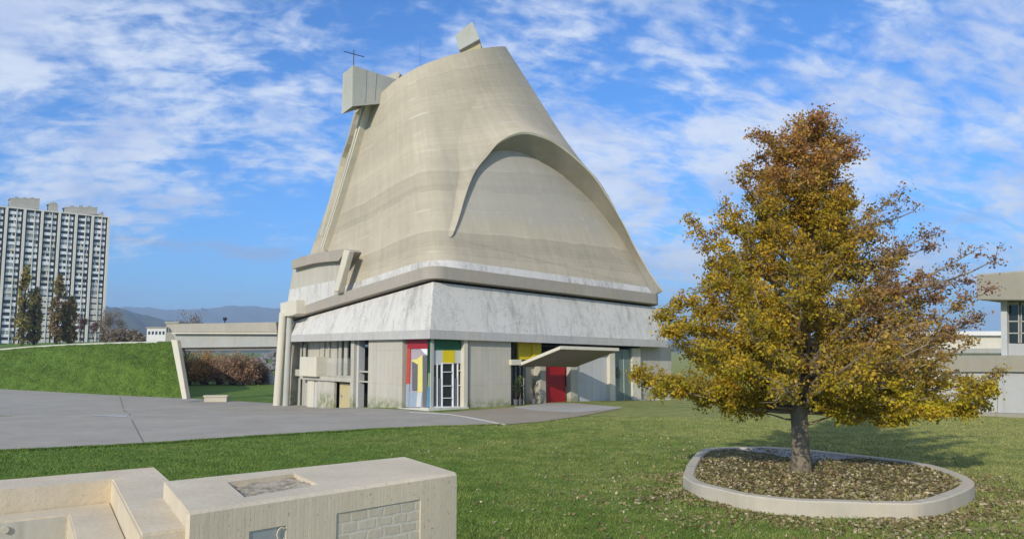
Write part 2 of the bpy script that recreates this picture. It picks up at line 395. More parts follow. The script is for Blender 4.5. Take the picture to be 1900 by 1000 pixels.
def strip(mb, pts, w, h, lift=.0):
    P = [on_ground(*p) for p in pts]; rings = []
    for i, c in enumerate(P):
        t = (P[min(i+1, len(P)-1)]-P[max(i-1, 0)]); n = V((-t.y, t.x, 0)).normalized()*w*.5; z = gh(c.x, c.y)+lift
        rings.append([V((c.x-n.x, c.y-n.y, z-.2)), V((c.x-n.x, c.y-n.y, z+h)), V((c.x+n.x, c.y+n.y, z+h)), V((c.x+n.x, c.y+n.y, z-.2))])
    mb.sweep(rings)
strip(mb, [(760, 765.5), (800, 767), (835, 769.5), (870, 775), (900, 781), (936, 788.5)], .16, .045)
tag(mb.build('kerb', M['pale']), kind='structure')
mb = MB()
sheet('worn_mark', [(168, 770.5), (236, 771.5)], [(168, 771.5), (236, 774.5)], 169, 235, plain('chalky patch', (.45, .45, .44), .2, 6, .9, .1), .037, 8, 2)

# ------------------------------------------------------------------ grassy embankment with the plateau behind it
foot = [(-420, 705), (-200, 714), (0, 722), (100, 727.5), (222, 734), (300, 737.5), (344, 739.5)]
crest = [(-420, 665), (-200, 657), (0, 650), (60, 645), (130, 641), (220, 638), (322, 636)]
cols = []; crestP = []
for i in range(61):
    px = -420+(344+420)*i/60
    a = on_ground(px, np.interp(px, *zip(*foot))); a.z -= .12
    pc = px-24*max(0, (px-200)/144)
    Yc = a.y+9+6*max(0, 1-(px+100)/420)
    c = at_y(pc, np.interp(pc, *zip(*crest)), Yc)
    col = []
    for j in range(15):
        t = j/14; p = a.lerp(c, t); p.z = a.z+(c.z-a.z)*(.75*t+.25*(1-(1-t)**2))+(.10*math.sin(i*.9+j*.7)+.22*math.sin(i*.33+j*.35+1)+.16*math.sin(i*.21-j*.5))*math.sin(t*3.14)
        col.append(p)
    crestP.append(c); 
    far = [at_y(pc-(0 if pc > 200 else 0), 640-8*k, Yc+dy) for k, dy in ()]
    for dy in (2, 8, 20, 60, 130, 300):
        q = V((c.x*(1+dy/Yc), Yc+dy, c.z+dy*.0125)); col.append(q)
    cols.append(col)
cols_bank = cols; mb = MB(); mb.grid(cols)
last = cols[-1]; mb.grid([last, [V((p.x+.5, p.y, gh(p.x, p.y)-1)) for p in last]])
tag(mb.build('embankment', M['grass'], smooth=True), kind='structure')
def plat(px, dY):
    """point on the plateau: along the photo column px, dY metres behind the crest"""
    i = (px+420)/(344+420)*60; i = max(0, min(59.99, i)); k = int(i); c = crestP[k].lerp(crestP[k+1], i-k)
    return V((c.x*(1+dY/c.y), c.y+dY, c.z+dY*.0125))
mb = MB()
mb.grid([[plat(px, 1.6)+V((0, 0, .03)) for px in range(-300, 316, 12)], [plat(px, 7.9)+V((0, 0, .03)) for px in range(-300, 316, 12)]])
tag(mb.build('path', M['road'], smooth=True), kind='structure')
mb = MB(); rings = []
for px in range(-300, 316, 12):
    c = plat(px, 1.2+.4*math.sin(px*.01)); rings.append([c+V((0, -.2, -.2)), c+V((0, -.2, .2)), c+V((0, .15, .2)), c+V((0, .15, -.2))])
mb.sweep(rings); tag(mb.build('kerb_stone', M['pale']), kind='structure')

# ------------------------------------------------------------------ church
L = 23.5
C0 = on_z(795, 762, 0)
CEN = C0+(U+W)*(L/2)
def RP(px, py, off=0): return on_plane(px, py, C0+NR*off, NR)
def LP(px, py, off=0): return on_plane(px, py, C0+NL*off, NL)
zs_c = RP(795, 628).z; zs_r = RP(1222, 643.5).z; zs_l = LP(530, 634).z
ar = (RP(1222, 643.5)-C0).dot(U); bl = (LP(530, 634)-C0).dot(W)
zs_r = zs_c+(zs_r-zs_c)*L/ar; zs_l = zs_c+(zs_l-zs_c)*L/bl
gi = -.2
zg_c = (RP(797, 490, gi).z); zg_r = RP(1225, 546, gi).z; zg_l = LP(545, 571, gi).z
ar2 = (RP(1225, 546, gi)-C0).dot(U); bl2 = (LP(545, 571, gi)-C0).dot(W)
zg_r = zg_c+(zg_r-zg_c)*L/ar2; zg_l = zg_c+(zg_l-zg_c)*L/bl2
print('skirt z', zs_c, zs_r, zs_l, 'gutter z', zg_c, zg_r, zg_l, 'corner', C0, [proj(*(C0+U*L)), proj(*(C0+W*L))])
def zbil(p, zc, zr, zl):
    d = p-C0; return zc+(zr-zc)*d.dot(U)/L+(zl-zc)*d.dot(W)/L
NE, NA = 26, 12
def rsq(half, r):
    """rounded square round the church's centre, counter-clockwise, same count whatever the radius"""
    pts = []
    cs = [(-1, -1, 180), (1, -1, 270), (1, 1, 0), (-1, 1, 90)]
    arcs = []
    for sx, sy, a0 in cs:
        arcs.append([V((sx*(half-r)+r*math.cos(R(a0+90*k/NA)), sy*(half-r)+r*math.sin(R(a0+90*k/NA)), 0)) for k in range(NA+1)])
    for i in range(4):
        pts += arcs[i]; a = arcs[i][-1]; b = arcs[(i+1) % 4][0]
        pts += [a.lerp(b, k/NE) for k in range(1, NE)]
    return [CEN+U*p.x+W*p.y for p in pts]
church = thing('church', (CEN.x, CEN.y, 0), 'tall sloping concrete church with a white peeling skirt and an arched hood', 'church')

def rquad(cor, rad):
    pts = []; arcs = []
    for k in range(4):
        c, pv_, nx_ = cor[k], cor[k-1], cor[(k+1) % 4]; a = c+(pv_-c).normalized()*rad[k]; b = c+(nx_-c).normalized()*rad[k]
        arcs.append([a*(1-t)**2+c*2*t*(1-t)+b*t*t for t in [q/NA for q in range(NA+1)]])
    for k in range(4):
        pts += arcs[k]; a, b = arcs[k][-1], arcs[(k+1) % 4][0]; pts += [a.lerp(b, q/NE) for q in range(1, NE)]
    return [CEN+U*p.x+W*p.y for p in pts]
h_ = L/2-.85
base = rquad([V((-h_, -h_, 0)), V((h_+.75, -h_, 0)), V((h_, h_, 0)), V((-h_, h_+1.7, 0))], [2.6, .7, 2.0, .7])
NP = len(base)
TC = V((at_y(801, 150, 64).x, 64, 0)); TR = 6.35
def rim(th):
    x, y = TR*math.cos(th), TR*math.sin(th); X_, Y_ = TC.x+x, TC.y+y
    def zf(X_, Y_):
        z = 26.
        for _ in range(4):
            px = proj(X_, Y_, z)[0]; z = at_y(px, np.interp(px, RIM[0], RIM[1]), Y_).z
        return z
    if math.sin(th) <= 0: return V((X_, Y_, zf(X_, Y_)))
    zl, zr = zf(TC.x-TR, TC.y), zf(TC.x+TR, TC.y); c = math.cos(th)
    return V((X_, Y_, zl+(zr-zl)*((1+c)/2)**.6+.4*math.sin(th)))
RIM = ([655, 668, 689, 708, 734, 772, 799, 837, 880, 915, 932, 945], [222, 206, 188, 172, 149, 126.5, 115, 102.5, 92, 87.5, 86.5, 88])
per = [0.]
for i in range(1, NP): per.append(per[-1]+(base[i]-base[i-1]).length)
NT_ = 64; rows = []
th = [math.atan2(p.y-CEN.y, p.x-CEN.x) for p in base]
for j in range(NT_+1):
    t = j/NT_; row = []
    for i, p in enumerate(base):
        a = V((p.x, p.y, zbil(p, zg_c, zg_r, zg_l)-.3)); b = rim(th[i])
        q = a.lerp(b, t); q = q+U*(.55*math.sin(math.pi*t)*max(0, math.cos(th[i]+.1))**6); row.append(q)
    rows.append(row)
mb = MB(); mb.grid(rows, closed=True)
shellv = [V(p) for p in mb.v]; shellf = list(mb.f)
BV = BVHTree.FromPolygons(shellv, shellf)
o = mb.build('shell', M['shell'], church, smooth=True, recalc=False)
uvl = o.data.uv_layers.new(name='UVMap')
for poly in o.data.polygons:
    ii = [vi % NP for vi in poly.vertices]; wrap = max(ii)-min(ii) > NP/2
    for li, vi in zip(poly.loop_indices, poly.vertices):
        i = vi % NP; j = vi//NP; uu = per[i]+(per[-1]+.4 if wrap and i < NP/2 else 0)
        uvl.data[li].uv = (uu, j/NT_*21.+.05*0)
# slanted roof, a little below the rim, with an upstand
mb = MB(); rr = [rim(2*math.pi*k/72) for k in range(72)]
inner = [V((TC.x+(p.x-TC.x)*.95, TC.y+(p.y-TC.y)*.95, p.z-.02)) for p in rr]; low = [p-V((0, 0, .35)) for p in inner]
mb.grid([[p+V((0, 0, .0)) for p in rr], inner, low], closed=True); mb.add(low, [tuple(range(72))]); mb.build('roof', M['gutter'], church)
def hit(px, py):
    d = ray(px, py).normalized(); h, n, i, t = BV.ray_cast(EYE, d)
    if h is None:
        # nearest surface to the ray
        best = None
        for s_ in np.arange(45, 75, .5):
            q = EYE+d*s_; hh, nn, _, dd = BV.find_nearest(q)
            if best is None or dd < best[2]: best = (hh, nn, dd)
        h, n = best[0], best[1]
    if n.dot(h-CEN) < 0: n = -n
    return h, n
def outn(p):
    h, n, _, _ = BV.find_nearest(p); q = V((h.x-CEN.x, h.y-CEN.y, 0))
    return h, (n if n.dot(q) > 0 else -n)

def shell_uv(P):
    h, n, idx, d = BV.find_nearest(V(P)); j, i = divmod(idx, NP); i2 = (i+1) % NP
    p0, pu, pv_ = rows[j][i], rows[j][i2], rows[j+1][i]; a, b = pu-p0, pv_-p0; q = h-p0
    fu = max(0, min(1, q.dot(a)/max(a.dot(a), 1e-9))); fv = max(0, min(1, q.dot(b)/max(b.dot(b), 1e-9)))
    return (per[i]+fu*a.length*per_k[i], (j+fv)/NT_*21.)
per_k = [((per[i+1] if i+1 < NP else per[-1]+.4)-per[i])/max((rows[0][(i+1) % NP]-rows[0][i]).length, 1e-6) for i in range(NP)]
def set_uv(o, pts):
    uvs = [shell_uv(p) for p in pts]; lay = o.data.uv_layers.new(name='UVMap')
    for poly in o.data.polygons:
        us = [uvs[v] for v in poly.vertices]; wrap = max(u[0] for u in us)-min(u[0] for u in us) > per[-1]/2
        for li, u in zip(poly.loop_indices, us): lay.data[li].uv = (u[0]+(per[-1]+.4 if wrap and u[0] < per[-1]/2 else 0), u[1])
# arched hood over the niche
Epx = [(836, 441), (842, 432), (853, 401), (863, 366), (877, 328), (889, 308), (905, 289), (922, 268), (939, 256), (958, 247.5), (977, 245), (996, 248.5), (1019, 257), (1041.5, 271), (1064, 289), (1098.5, 322), (1125, 360), (1155.6, 412), (1182, 464), (1209, 510), (1231, 540)]
Ipx = [(836, 441), (840, 431), (849, 400), (857, 366), (868, 330), (880, 308), (893, 294), (908, 287), (925, 284), (943, 283), (962, 286), (984, 294), (1012, 308), (1040, 325), (1068, 348), (1102, 379), (1132, 416), (1158, 446), (1180, 476), (1203, 505), (1229, 541)]
def curve(pts, n):
    P = np.array(pts, float); d = np.r_[0, np.cumsum(np.hypot(*np.diff(P, axis=0).T))]; d /= d[-1]
    # Catmull-Rom through the points, sampled by index so both curves keep their pairing
    out = []
    for t in np.linspace(0, len(P)-1, n):
        i = min(int(t), len(P)-2); f = t-i; p0, p1, p2, p3 = P[max(i-1, 0)], P[i], P[i+1], P[min(i+2, len(P)-1)]
        out.append(.5*((2*p1)+(-p0+p2)*f+(2*p0-5*p1+4*p2-p3)*f*f+(-p0+3*p1-3*p2+p3)*f**3))
    return out
NS = 90; Ec = curve(Epx, NS); Ic = curve(Ipx, NS)
dl = np.interp(np.linspace(0, 20, NS), [0, 1, 3, 6, 9, 12, 15, 17, 19, 20], [.03, .2, .38, .6, 1.15, 1.6, 1.6, 1.2, .45, .03])
Ip = [hit(*p)[0] for p in Ic]
Ep = []
for k in range(NS):
    d = ray(*Ec[k]); t = ((Ip[k]-EYE).dot(NR)+dl[k])/d.dot(NR); Ep.append(EYE+d*t)
cenN = sum(Ip, V((0, 0, 0)))/NS; cenN = cenN+V((0, 0, -2.5))
skin = []
for k in range(NS):
    a, b = Ip[max(k-1, 0)], Ip[min(k+1, NS-1)]; tg = (b-a).normalized(); h, n = outn(Ip[k])
    od = tg.cross(n).normalized()
    if od.dot(Ip[k]-cenN) < 0: od = -od
    wdt = np.interp(k/(NS-1)*20, [0, 2, 4, 6, 8, 10, 13, 17, 20], [.4, .5, .9, 3.2, 6.0, 7.4, 7.2, 4.0, .8])
    D = Ep[k]-Ip[k]; c = []
    for j in range(21):
        t = j/20
        if j == 0: c.append(Ep[k]); continue
        b_, bn_ = outn(Ip[k]+od*wdt*t+n*.3*t)
        c.append(b_+D*((1-t)**3*(1+1.3*t))+bn_*(.02-.06*t*t))
    skin.append(c)
mb = MB(); mb.grid(skin); o = mb.build('hood', M['shell'], church, smooth=True, recalc=True)
set_uv(o, mb.v)
nr_ = []
for k in range(0, NS//2-1):
    a, b = Ic[k], Ic[NS-1-k]; rw = []
    for q in range(41):
        h, n = hit(*(a+(b-a)*q/40)); rw.append(h+n*.012)
    nr_.append(rw)
mb = MB(); mb.grid(nr_); o = mb.build('niche_wall', shell_mat(True), church, smooth=True, recalc=True); set_uv(o, mb.v)
mb = MB()
E2 = []
for k in range(NS):
    w = (Ip[k]-Ep[k]); E2.append(Ep[k]+w*min(.10, .12/max(w.length, .01))+V((0, 0, -.07*min(1, dl[k]))))
mb.grid([[skin[k][0] for k in range(NS)], E2]); mb.build('hood_edge', M['cream'], church, smooth=False)
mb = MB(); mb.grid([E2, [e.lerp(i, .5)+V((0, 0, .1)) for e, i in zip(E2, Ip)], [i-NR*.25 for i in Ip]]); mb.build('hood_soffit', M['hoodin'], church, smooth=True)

# sloping gutter, white band, white skirt
def ringloft(name, specs, mat, smooth=False, closed_sec=True):
    mb = MB(); loops = []
    for half, r, dz, zz in specs:
        loops.append([V((p.x, p.y, zbil(p, *zz)+dz)) for p in rsq(half, r)])
    if closed_sec: loops.append(loops[0])
    mb.grid(loops, closed=True); return mb.build(name, mat, church, smooth=smooth, weld=True)
ZG = (zg_c, zg_r, zg_l); ZS = (zs_c, zs_r, zs_l)
ringloft('gutter', [(L/2-.22, 1.1, 0, ZG), (L/2-.22, 1.1, -.80, ZG), (L/2-.95, 1.1, -.82, ZG), (L/2-1.3, 1.6, -.3, ZG), (L/2-.62, 1.6, -.3, ZG), (L/2-.40, 1.6, -.06, ZG), (L/2-.40, 1.6, 0, ZG)], M['gutter'])
mb = MB(); r1, r2 = [], []
for i, p in enumerate(base):
    a = V((p.x, p.y, zbil(p, *ZG)-.3)); b = rim(th[i]); dirn = (V((p.x, p.y, 0))-V((CEN.x, CEN.y, 0))).normalized()*.05
    s1 = a.lerp(b, .025)+dirn; r1.append(s1); r2.append(a.lerp(b, 1.0/(b.z-a.z))+dirn)
mb.grid([[p-dirn*0-V((0, 0, .3)) for p in r1], r1, r2, [p-V(((p.x-CEN.x)*.006, (p.y-CEN.y)*.006, 0)) for p in r2]], closed=True)
mb.build('painted_band', M['white'], church)
mb = MB()
ringloft('shadow_gap', [(L/2-1.0, .5, -.7, ZG), (L/2-1.0, .5, -1.2, ZG), (L/2-1.2, .5, -1.2, ZG), (L/2-1.2, .5, -.7, ZG)], M['black'])  # black ring paints in the gutter's shadow on the recess
lo = [(L/2-1.05, .12, -1.0, ZG), (L/2-.66, .12, -1.0, ZG), (L/2-.02, .08, .62, ZS), (L/2, .06, .58, ZS), (L/2, .06, 0, ZS), (L/2-.30, .06, .02, ZS), (L/2-.45, .06, .5, ZS)]
loops = []
for half, r, dz, zz in lo: loops.append([V((p.x, p.y, zbil(p, *zz)+dz)) for p in rsq(half, r)])
# a few rows between top and lip so the rounding dies out towards the sharp lower corner
top, bot = loops[1], loops[2]; mids = []
for t in (.25, .5, .75): mids.append([a.lerp(b, t) for a, b in zip(top, bot)])
mb.grid([loops[0], top]+mids+loops[2:], closed=True); mb.build('skirt', M['white'], church)
M['lip'] = concrete('skirt edge concrete', (.46, .445, .415), 0, .12, .2)
ringloft('skirt_edge', [(L/2+.008, .06, .56, ZS), (L/2+.008, .06, -.006, ZS), (L/2-.25, .06, -.004, ZS), (L/2-.2, .06, .3, ZS)], M['lip'])
# floor slab above the ground storey: closes the underside behind the lip
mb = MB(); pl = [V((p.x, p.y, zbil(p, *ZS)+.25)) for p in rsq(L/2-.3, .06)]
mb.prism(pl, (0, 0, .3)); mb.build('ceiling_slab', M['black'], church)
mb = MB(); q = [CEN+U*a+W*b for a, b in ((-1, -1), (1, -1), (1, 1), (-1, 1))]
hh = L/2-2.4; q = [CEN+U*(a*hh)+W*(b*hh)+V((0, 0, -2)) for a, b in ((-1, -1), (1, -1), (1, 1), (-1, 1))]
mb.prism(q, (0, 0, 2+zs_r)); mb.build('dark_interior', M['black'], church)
# the two hidden facades
mb = MB(); hh = L/2-.5
mb.box(CEN+U*(hh-.3)-W*(L/2-1.6)+V((0, 0, -2)), U*.3, W*(2*hh-1), (0, 0, 2+zs_r+.1)); mb.box(CEN+W*(hh-.3)-U*(L/2-1.6)+V((0, 0, -2)), W*.3, U*(2*hh-1.5), (0, 0, 2+min(zs_r, zs_l)-.1))
mb.build('rear_wall', M['wall'], church)

def facade(PL, N):
    def quad(mb, x0, y0, x1, y1, off, depth, m=0, to_ground=False):
        """box whose front face covers the photo rectangle on the facade plane moved out by off, depth metres thick"""
        xm = (y0+y1)/2
        a = PL(x0, xm, off); b = PL(x1, xm, off); zt = PL((x0+x1)/2, y0, off).z; zb = PL((x0+x1)/2, y1, off).z if not to_ground else -1.6
        mb.prism([V((a.x, a.y, zb)), V((b.x, b.y, zb)), V((b.x, b.y, zt)), V((a.x, a.y, zt))], -N*depth, m)
    def poly(mb, pts, off, depth, m=0):
        mb.prism([PL(x, y, off) for x, y in pts], -N*depth, m)
    return quad, poly
rq, rpoly = facade(RP, NR); lq, lpoly = facade(LP, NL)
T = 628   # runs up behind the lip
def zt(px): return 625+(px-795)*.028 if px > 795 else 625+(795-px)*.02

# walls of the two facades: each slab a part of its own
def piece(name, m, fn, *a, label=None, bevel=0, **k):
    b = MB(); fn(b, *a, **k); o = b.build(name, M[m], church, bevel=bevel)
    if label: o['label'] = label
    return o
G = dict(to_ground=True)
for a, k in (((869, zt(900), 948, 760, -.35, .35), G), ((975, 680, 1003, 752, -1.5, .3), G), ((1003, 676, 1013, 752, -.75, .9), G), ((1048, 676, 1060, 747, -1.25, .3), G),
             ((1059, 668, 1072, 746, -.7, .6), G), ((1189, 640, 1246, 744, -1.0, .3), G)): piece('wall', 'wall', rq, *a, **k)
for a, k in (((683, zt(715), 746, 762, -.35, .35), G), ((746, zt(750), 756, 760, -.75, .3), G), ((533, 632, 541, 750, -.5, .5), G), ((588, 705, 620, 756, -.75, .2), G),
             ((593, 630, 625, 697, -1.15, .15), {}), ((572, 634, 592, 700, -1.25, .15), {})): piece('wall', 'wall', lq, *a, **k)
piece('post', 'wall', lq, 650, 628, 656, 757, -.45, .7, **G)
for a, k in (((541, 634, 546, 685, -.9, .2), {}), ((541, 697, 546, 752, -.9, .2), G)): piece('post', 'wall', lq, *a, **k)
piece('floor_slab', 'wall', lq, 536, 685, 560, 697, -.6, .5); piece('floor_slab', 'wall', lpoly, [(556, 697), (650, 697), (650, 709), (556, 703)], -.55, .8)
for y in (688, 706.5): piece('transom', 'wall', lq, 664, y, 683, y+2.5, -.8, .3)
piece('grey_wall', 'greywall', rq, 1072, 645, 1133, 745, -.85, .3, **G); piece('grey_wall', 'greywall', lq, 656, 628, 665, 757, -.7, .5, **G); piece('grey_wall', 'greywall', lq, 582, 700, 588, 753, -.9, .2, **G)
for a in ((861, zt(863), 868, 758, -.2, .6), (1132, 646, 1141.5, 745, -.55, .5), (1174, 646, 1189, 743, -.75, .35)): piece('pillar', 'cream', rq, *a, **G)
piece('lintel', 'cream', rq, 949, 667, 968, 677, -.1, .5)
piece('wall', 'cream', lq, 570, 702, 582, 752, -.8, .2, **G)
mb = MB()
rpoly(mb, [(795, 757), (870, 755), (870, 763), (795, 766)], .05, .9); lpoly(mb, [(738, 757), (795, 757), (795, 766), (738, 763.5)], .05, .9)
mb.build('window_sill', M['pale'], church)
mb = MB(); rq(mb, 1075, 744.5, 1245, 748, -.2, .6)
mb.build('plinth', M['pale'], church)
mb = MB(); lq(mb, 556, 662, 587, 698, -.2, 1.2); mb.build('balcony', M['cream'], church, bevel=.02)
# balcony glass guard and loggia glazing
s = NT('clear guard glass'); s.fin((.6, .6, .5, 1), .3, .2); s.b.inputs['Alpha'].default_value = .12; M['clear'] = s.m
mb = MB(); lq(mb, 587, 664, 649, 697, -.3, .03); mb.build('glass_guard', M['clear'], church)
for (x0, y0, x1, y1, off, m) in ((546, 634, 559, 686, -1.05, 'curtain'), (559, 634, 572, 697, -1.3, 'curtain'), (625, 630, 650, 700, -1.5, 'glass'), (546, 697, 556, 752, -1.0, 'curtain'), (556, 700, 570, 752, -1.2, 'curtain'), (1142, 648, 1174, 744, -.95, 'glassg')):
    w_ = MB(); lq(w_, x0, y0, x1, y1, off, .06, to_ground=y1 > 740) if x0 < 795 else rq(w_, x0, y0, x1, y1, off, .06, to_ground=True)
    wo = w_.build('window', M[m], church)
    fr = MB(); f_ = lq if x0 < 795 else rq
    f_(fr, x0, y0, x0+.9, y1, off+.05, .08); f_(fr, x1-.9, y0, x1, y1, off+.05, .08)
    if x1-x0 > 12: f_(fr, (x0+x1)/2-.5, y0, (x0+x1)/2+.5, y1, off+.045, .07)
    fr.build('frame', M['greypipe'], wo)
for (x0, x1, y0, y1) in ((628, 633, 632, 697), (638, 644, 632, 697), (562, 566, 640, 697), (599, 601, 632, 663), (609, 611, 632, 663)):
    w_ = MB(); lq(w_, x0, y0, x1, y1, -1.02, .08); w_.build('curtain', M['curtain'], church)
mb = MB(); lq(mb, 630, 711, 650, 757, -1.1, .08, to_ground=True); d_ = mb.build('door', M['ochre'], church); tag(d_, 'ochre yellow side door under the balcony slab')
mb = MB(); lq(mb, 631.5, 732, 633, 736, -1.0, .05); mb.build('handle', M['steel'], d_)
mb = MB(); lq(mb, 620, 711, 630, 757, -1.3, .06, to_ground=True); mb.build('glass_pane', M['glass'], church)
mb = MB(); rq(mb, 1012.5, 678, 1049, 747, -1.05, .1, to_ground=True); d_ = mb.build('door', M['red'], church); tag(d_, 'plain red entrance door')
mb = MB(); rq(mb, 1030.2, 679, 1030.7, 747, -1.04, .04); rq(mb, 1013, 679, 1013.8, 747, -1.0, .06); mb.build('door_frame', M['crim'], d_)
mb = MB(); rq(mb, 1049.5, 681, 1058.5, 717, -1.18, .04); mb.build('slot_window', M['glass'], church)
mb = MB(); rq(mb, 962, 630, 988, 667, -.9, .9); rq(mb, 989, 630, 1004.5, 666, -.75, .8); y_ = mb.build('yellow_panel', M['yellow'], church)
mb = MB()
for x in (949.5, 957, 965, 972): rq(mb, x, 678, x+.8, 755, -.9, .06, to_ground=True)
rq(mb, 949, 715, 973, 716, -.9, .05)
mb.build('glazing_bar', M['greypipe'], church)
mb = MB(); rq(mb, 949, 640, 974, 757, -1.1, .05, to_ground=True); mb.build('glass_door', M['glass'], church)
# small black ironwork ring on the green glass
c = RP(1146, 691, -.85); mb = MB(); mb.tube([c+U*(.17*math.cos(t))+V((0, 0, .42*math.sin(t))) for t in np.linspace(0, 6.28, 20)], .03, 5); mb.tube([c+V((0, 0, -.4))-U*.1, c+U*.12, c+V((0, 0, .3))-U*.08], .025, 5); mb.build('ironwork', M['iron'], church)

# painted corner windows
def paint(parent, lay, PLf, poly):
    for pts, m, off in lay:
        b = MB(); poly(b, pts, off, .05); b.build('pane', M[m], parent)
def z5(x, y): return (720+x/5.883, 610+y/5.883)
def R4(x0, y0, x1, y1): return [z5(x0, y0), z5(x1, y0), z5(x1, y1), z5(x0, y1)]
wl = MB(); lpoly(wl, R4(205, 70, 432, 865), -.62, .05); wl = wl.build('painted_window', M['mauve'], church); tag(wl, 'narrow painted window with a crimson top and a yellow shape')
paint(wl, [(R4(208, 80, 432, 216), 'crim', -.56), ([z5(208, 216), z5(243, 216), z5(232, 600), z5(197, 600)], 'vermil', -.55),
           ([z5(197, 601), z5(232, 601), z5(226, 850), z5(190, 850)], 'paleblue', -.555),
           ([z5(355, 218), z5(426, 218), z5(426, 285), z5(395, 265)], 'whitep', -.558),
           ([z5(250, 345), z5(318, 325), z5(375, 282), z5(375, 690), z5(322, 690), z5(325, 388)], 'yell2', -.545),
           ([z5(320, 691), z5(372, 691), z5(355, 850), z5(308, 850)], 'pgrey', -.557),
           (R4(376, 290, 426, 850), 'mgrey', -.559), (R4(262, 360, 322, 670), 'mgrey', -.561),
           (R4(232, 690, 316, 850), 'paleblue', -.563)], LP, lpoly)
wr = MB(); rpoly(wr, R4(440, 70, 840, 865), -.62, .05); wr = wr.build('painted_window', M['glass'], church); tag(wr, 'wide painted window with a green top, a yellow square and a ladder of white bars')
paint(wr, [(R4(452, 80, 836, 232), 'green', -.545), ([z5(452, 232), z5(506, 232), z5(500, 480), z5(445, 480)], 'green', -.55),
           ([z5(445, 481), z5(500, 481), z5(494, 630), z5(438, 630)], 'lime', -.552), ([z5(437, 631), z5(493, 631), z5(482, 850), z5(428, 850)], 'blue', -.553),
           (R4(812, 233, 836, 850), 'green', -.549), (R4(506, 233, 596, 392), 'pgrey', -.556), (R4(732, 234, 812, 376), 'pgrey', -.557),
           (R4(597, 234, 731, 372), 'yellow', -.547), (R4(505, 520, 545, 850), 'mgrey', -.575), (R4(548, 540, 584, 850), 'mgrey', -.577), (R4(722, 540, 762, 850), 'mgrey', -.573)], RP, rpoly)
mb = MB()
for x0, x1, y0, y1 in ((586, 598, 374, 852), (706, 718, 374, 852), (537, 544, 380, 852), (761, 767, 380, 852), (805, 811, 376, 852)): rpoly(mb, R4(x0, y0, x1, y1), -.52, .1)
for y in (372, 466, 618, 750): rpoly(mb, R4(599, y, 705, y+8), -.515, .09)
for y in (452, 612): rpoly(mb, R4(770, y, 803, y+8), -.515, .09)
rpoly(mb, R4(482, 846, 836, 860), -.51, .1)
mb.build('mullion', M['whitep'], wr)
mb = MB(); c = C0+(U+W)*.55; mb.box(c-U*.09-W*.09+V((0, 0, .1)), U*.22, W*.22, (0, 0, zs_c+.2)); mb.build('corner_post', M['greypipe'], church)

# tilted entrance canopy
o0, o1 = RP(1041, 647.5, 3.2), RP(1147, 651, 3.6); i0, i1 = RP(964, 679, -.3), RP(1068, 681, -.35); i1 = i1.lerp(i1+(i1-i0), .0)
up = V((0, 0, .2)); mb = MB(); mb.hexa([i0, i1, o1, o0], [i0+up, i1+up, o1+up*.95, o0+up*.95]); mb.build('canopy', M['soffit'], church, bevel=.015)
mb = MB(); e = (o0-i0).normalized(); nn = NR*.03
mb.hexa([o0+nn-up*.02, o1+nn-up*.02, o1+nn*3, o0+nn*3], [o0+nn+up*1.05, o1+nn+up*1.05, o1+nn*3+up*1.05, o0+nn*3+up*1.05]); mb.build('canopy_edge', M['cream'], church)
mb = MB(); sd = -U*.05; mb.hexa([i0+sd*.2-up*.02, o0+sd*.2-up*.02, o0+sd-up*.02, i0+sd-up*.02], [i0+sd*.2+up*1.06, o0+sd*.2+up*1.06, o0+sd+up*1.06, i0+sd+up*1.06]); mb.build('canopy_edge', M['cream'], church)

# long rainwater channels down the left facade
for pts, wd, pr in (([(671, 194), (655, 255), (640, 300), (621, 370), (603, 439)], .40, .38), ([(688, 189), (672, 250), (658, 300), (634, 380), (607, 463)], .62, .5)):
    c = curve(pts, 14); P = [hit(*q) for q in c]; rings = []
    for i, (p, n) in enumerate(P):
        t = (P[min(i+1, 13)][0]-P[max(i-1, 0)][0]).normalized(); sd = t.cross(n).normalized()*wd*.5
        rings.append([p-sd-n*.2, p-sd+n*pr, p-sd*.35+n*pr, p-sd*.35+n*(pr-.2), p+sd*.35+n*(pr-.2), p+sd*.35+n*pr, p+sd+n*pr, p+sd-n*.2])
    mb = MB(); mb.sweep(rings); mb.build('rain_channel', M['cream'], church)
# low drum with its own gutter at the left corner
mb = MB(); lpoly(mb, [(545, 492), (632, 478), (626, 548), (530, 580)], -.25, 4.5); mb.build('side_drum', M['wall'], church, bevel=.02)
mb = MB(); lpoly(mb, [(538, 537), (622, 520), (620, 548), (530, 580)], -.2, 4.0); mb.build('drum_base', M['white'], church)
mb = MB(); lpoly(mb, [(541, 484.5), (561, 476), (600, 467), (637, 462), (641, 466), (628, 484), (600, 486), (579, 489), (541, 499)], .25, 4.8); mb.build('drum_gutter', M['gutter'], church)
mb = MB(); lpoly(mb, [(638, 463), (648.5, 466), (627.5, 540), (618, 541)], .32, .42); mb.build('drum_spout', M['cream'], church, bevel=.03)
# gutter head and the two tall pipes at the left corner
mb = MB(); lpoly(mb, [(520, 562), (550, 556), (550, 582), (540, 586), (520, 587)], .55, 1.1); mb.build('gutter_head', M['cream'], church, bevel=.03)
for (xa, xb, ya, off, m) in ((525.5, 514.5, 580, .5, 'cream'), (538, 530.5, 584, .1, 'greypipe')):
    a, b = LP(xa, ya, off), LP(xb, 752, off); b = b+(b-a)*.12; mb = MB(); mb.tube([a, a.lerp(b, .5), b], [.32, .34, .36] if m == 'cream' else [.24, .26, .28], 18)
    mb.build('downpipe', M[m], church, smooth=False)

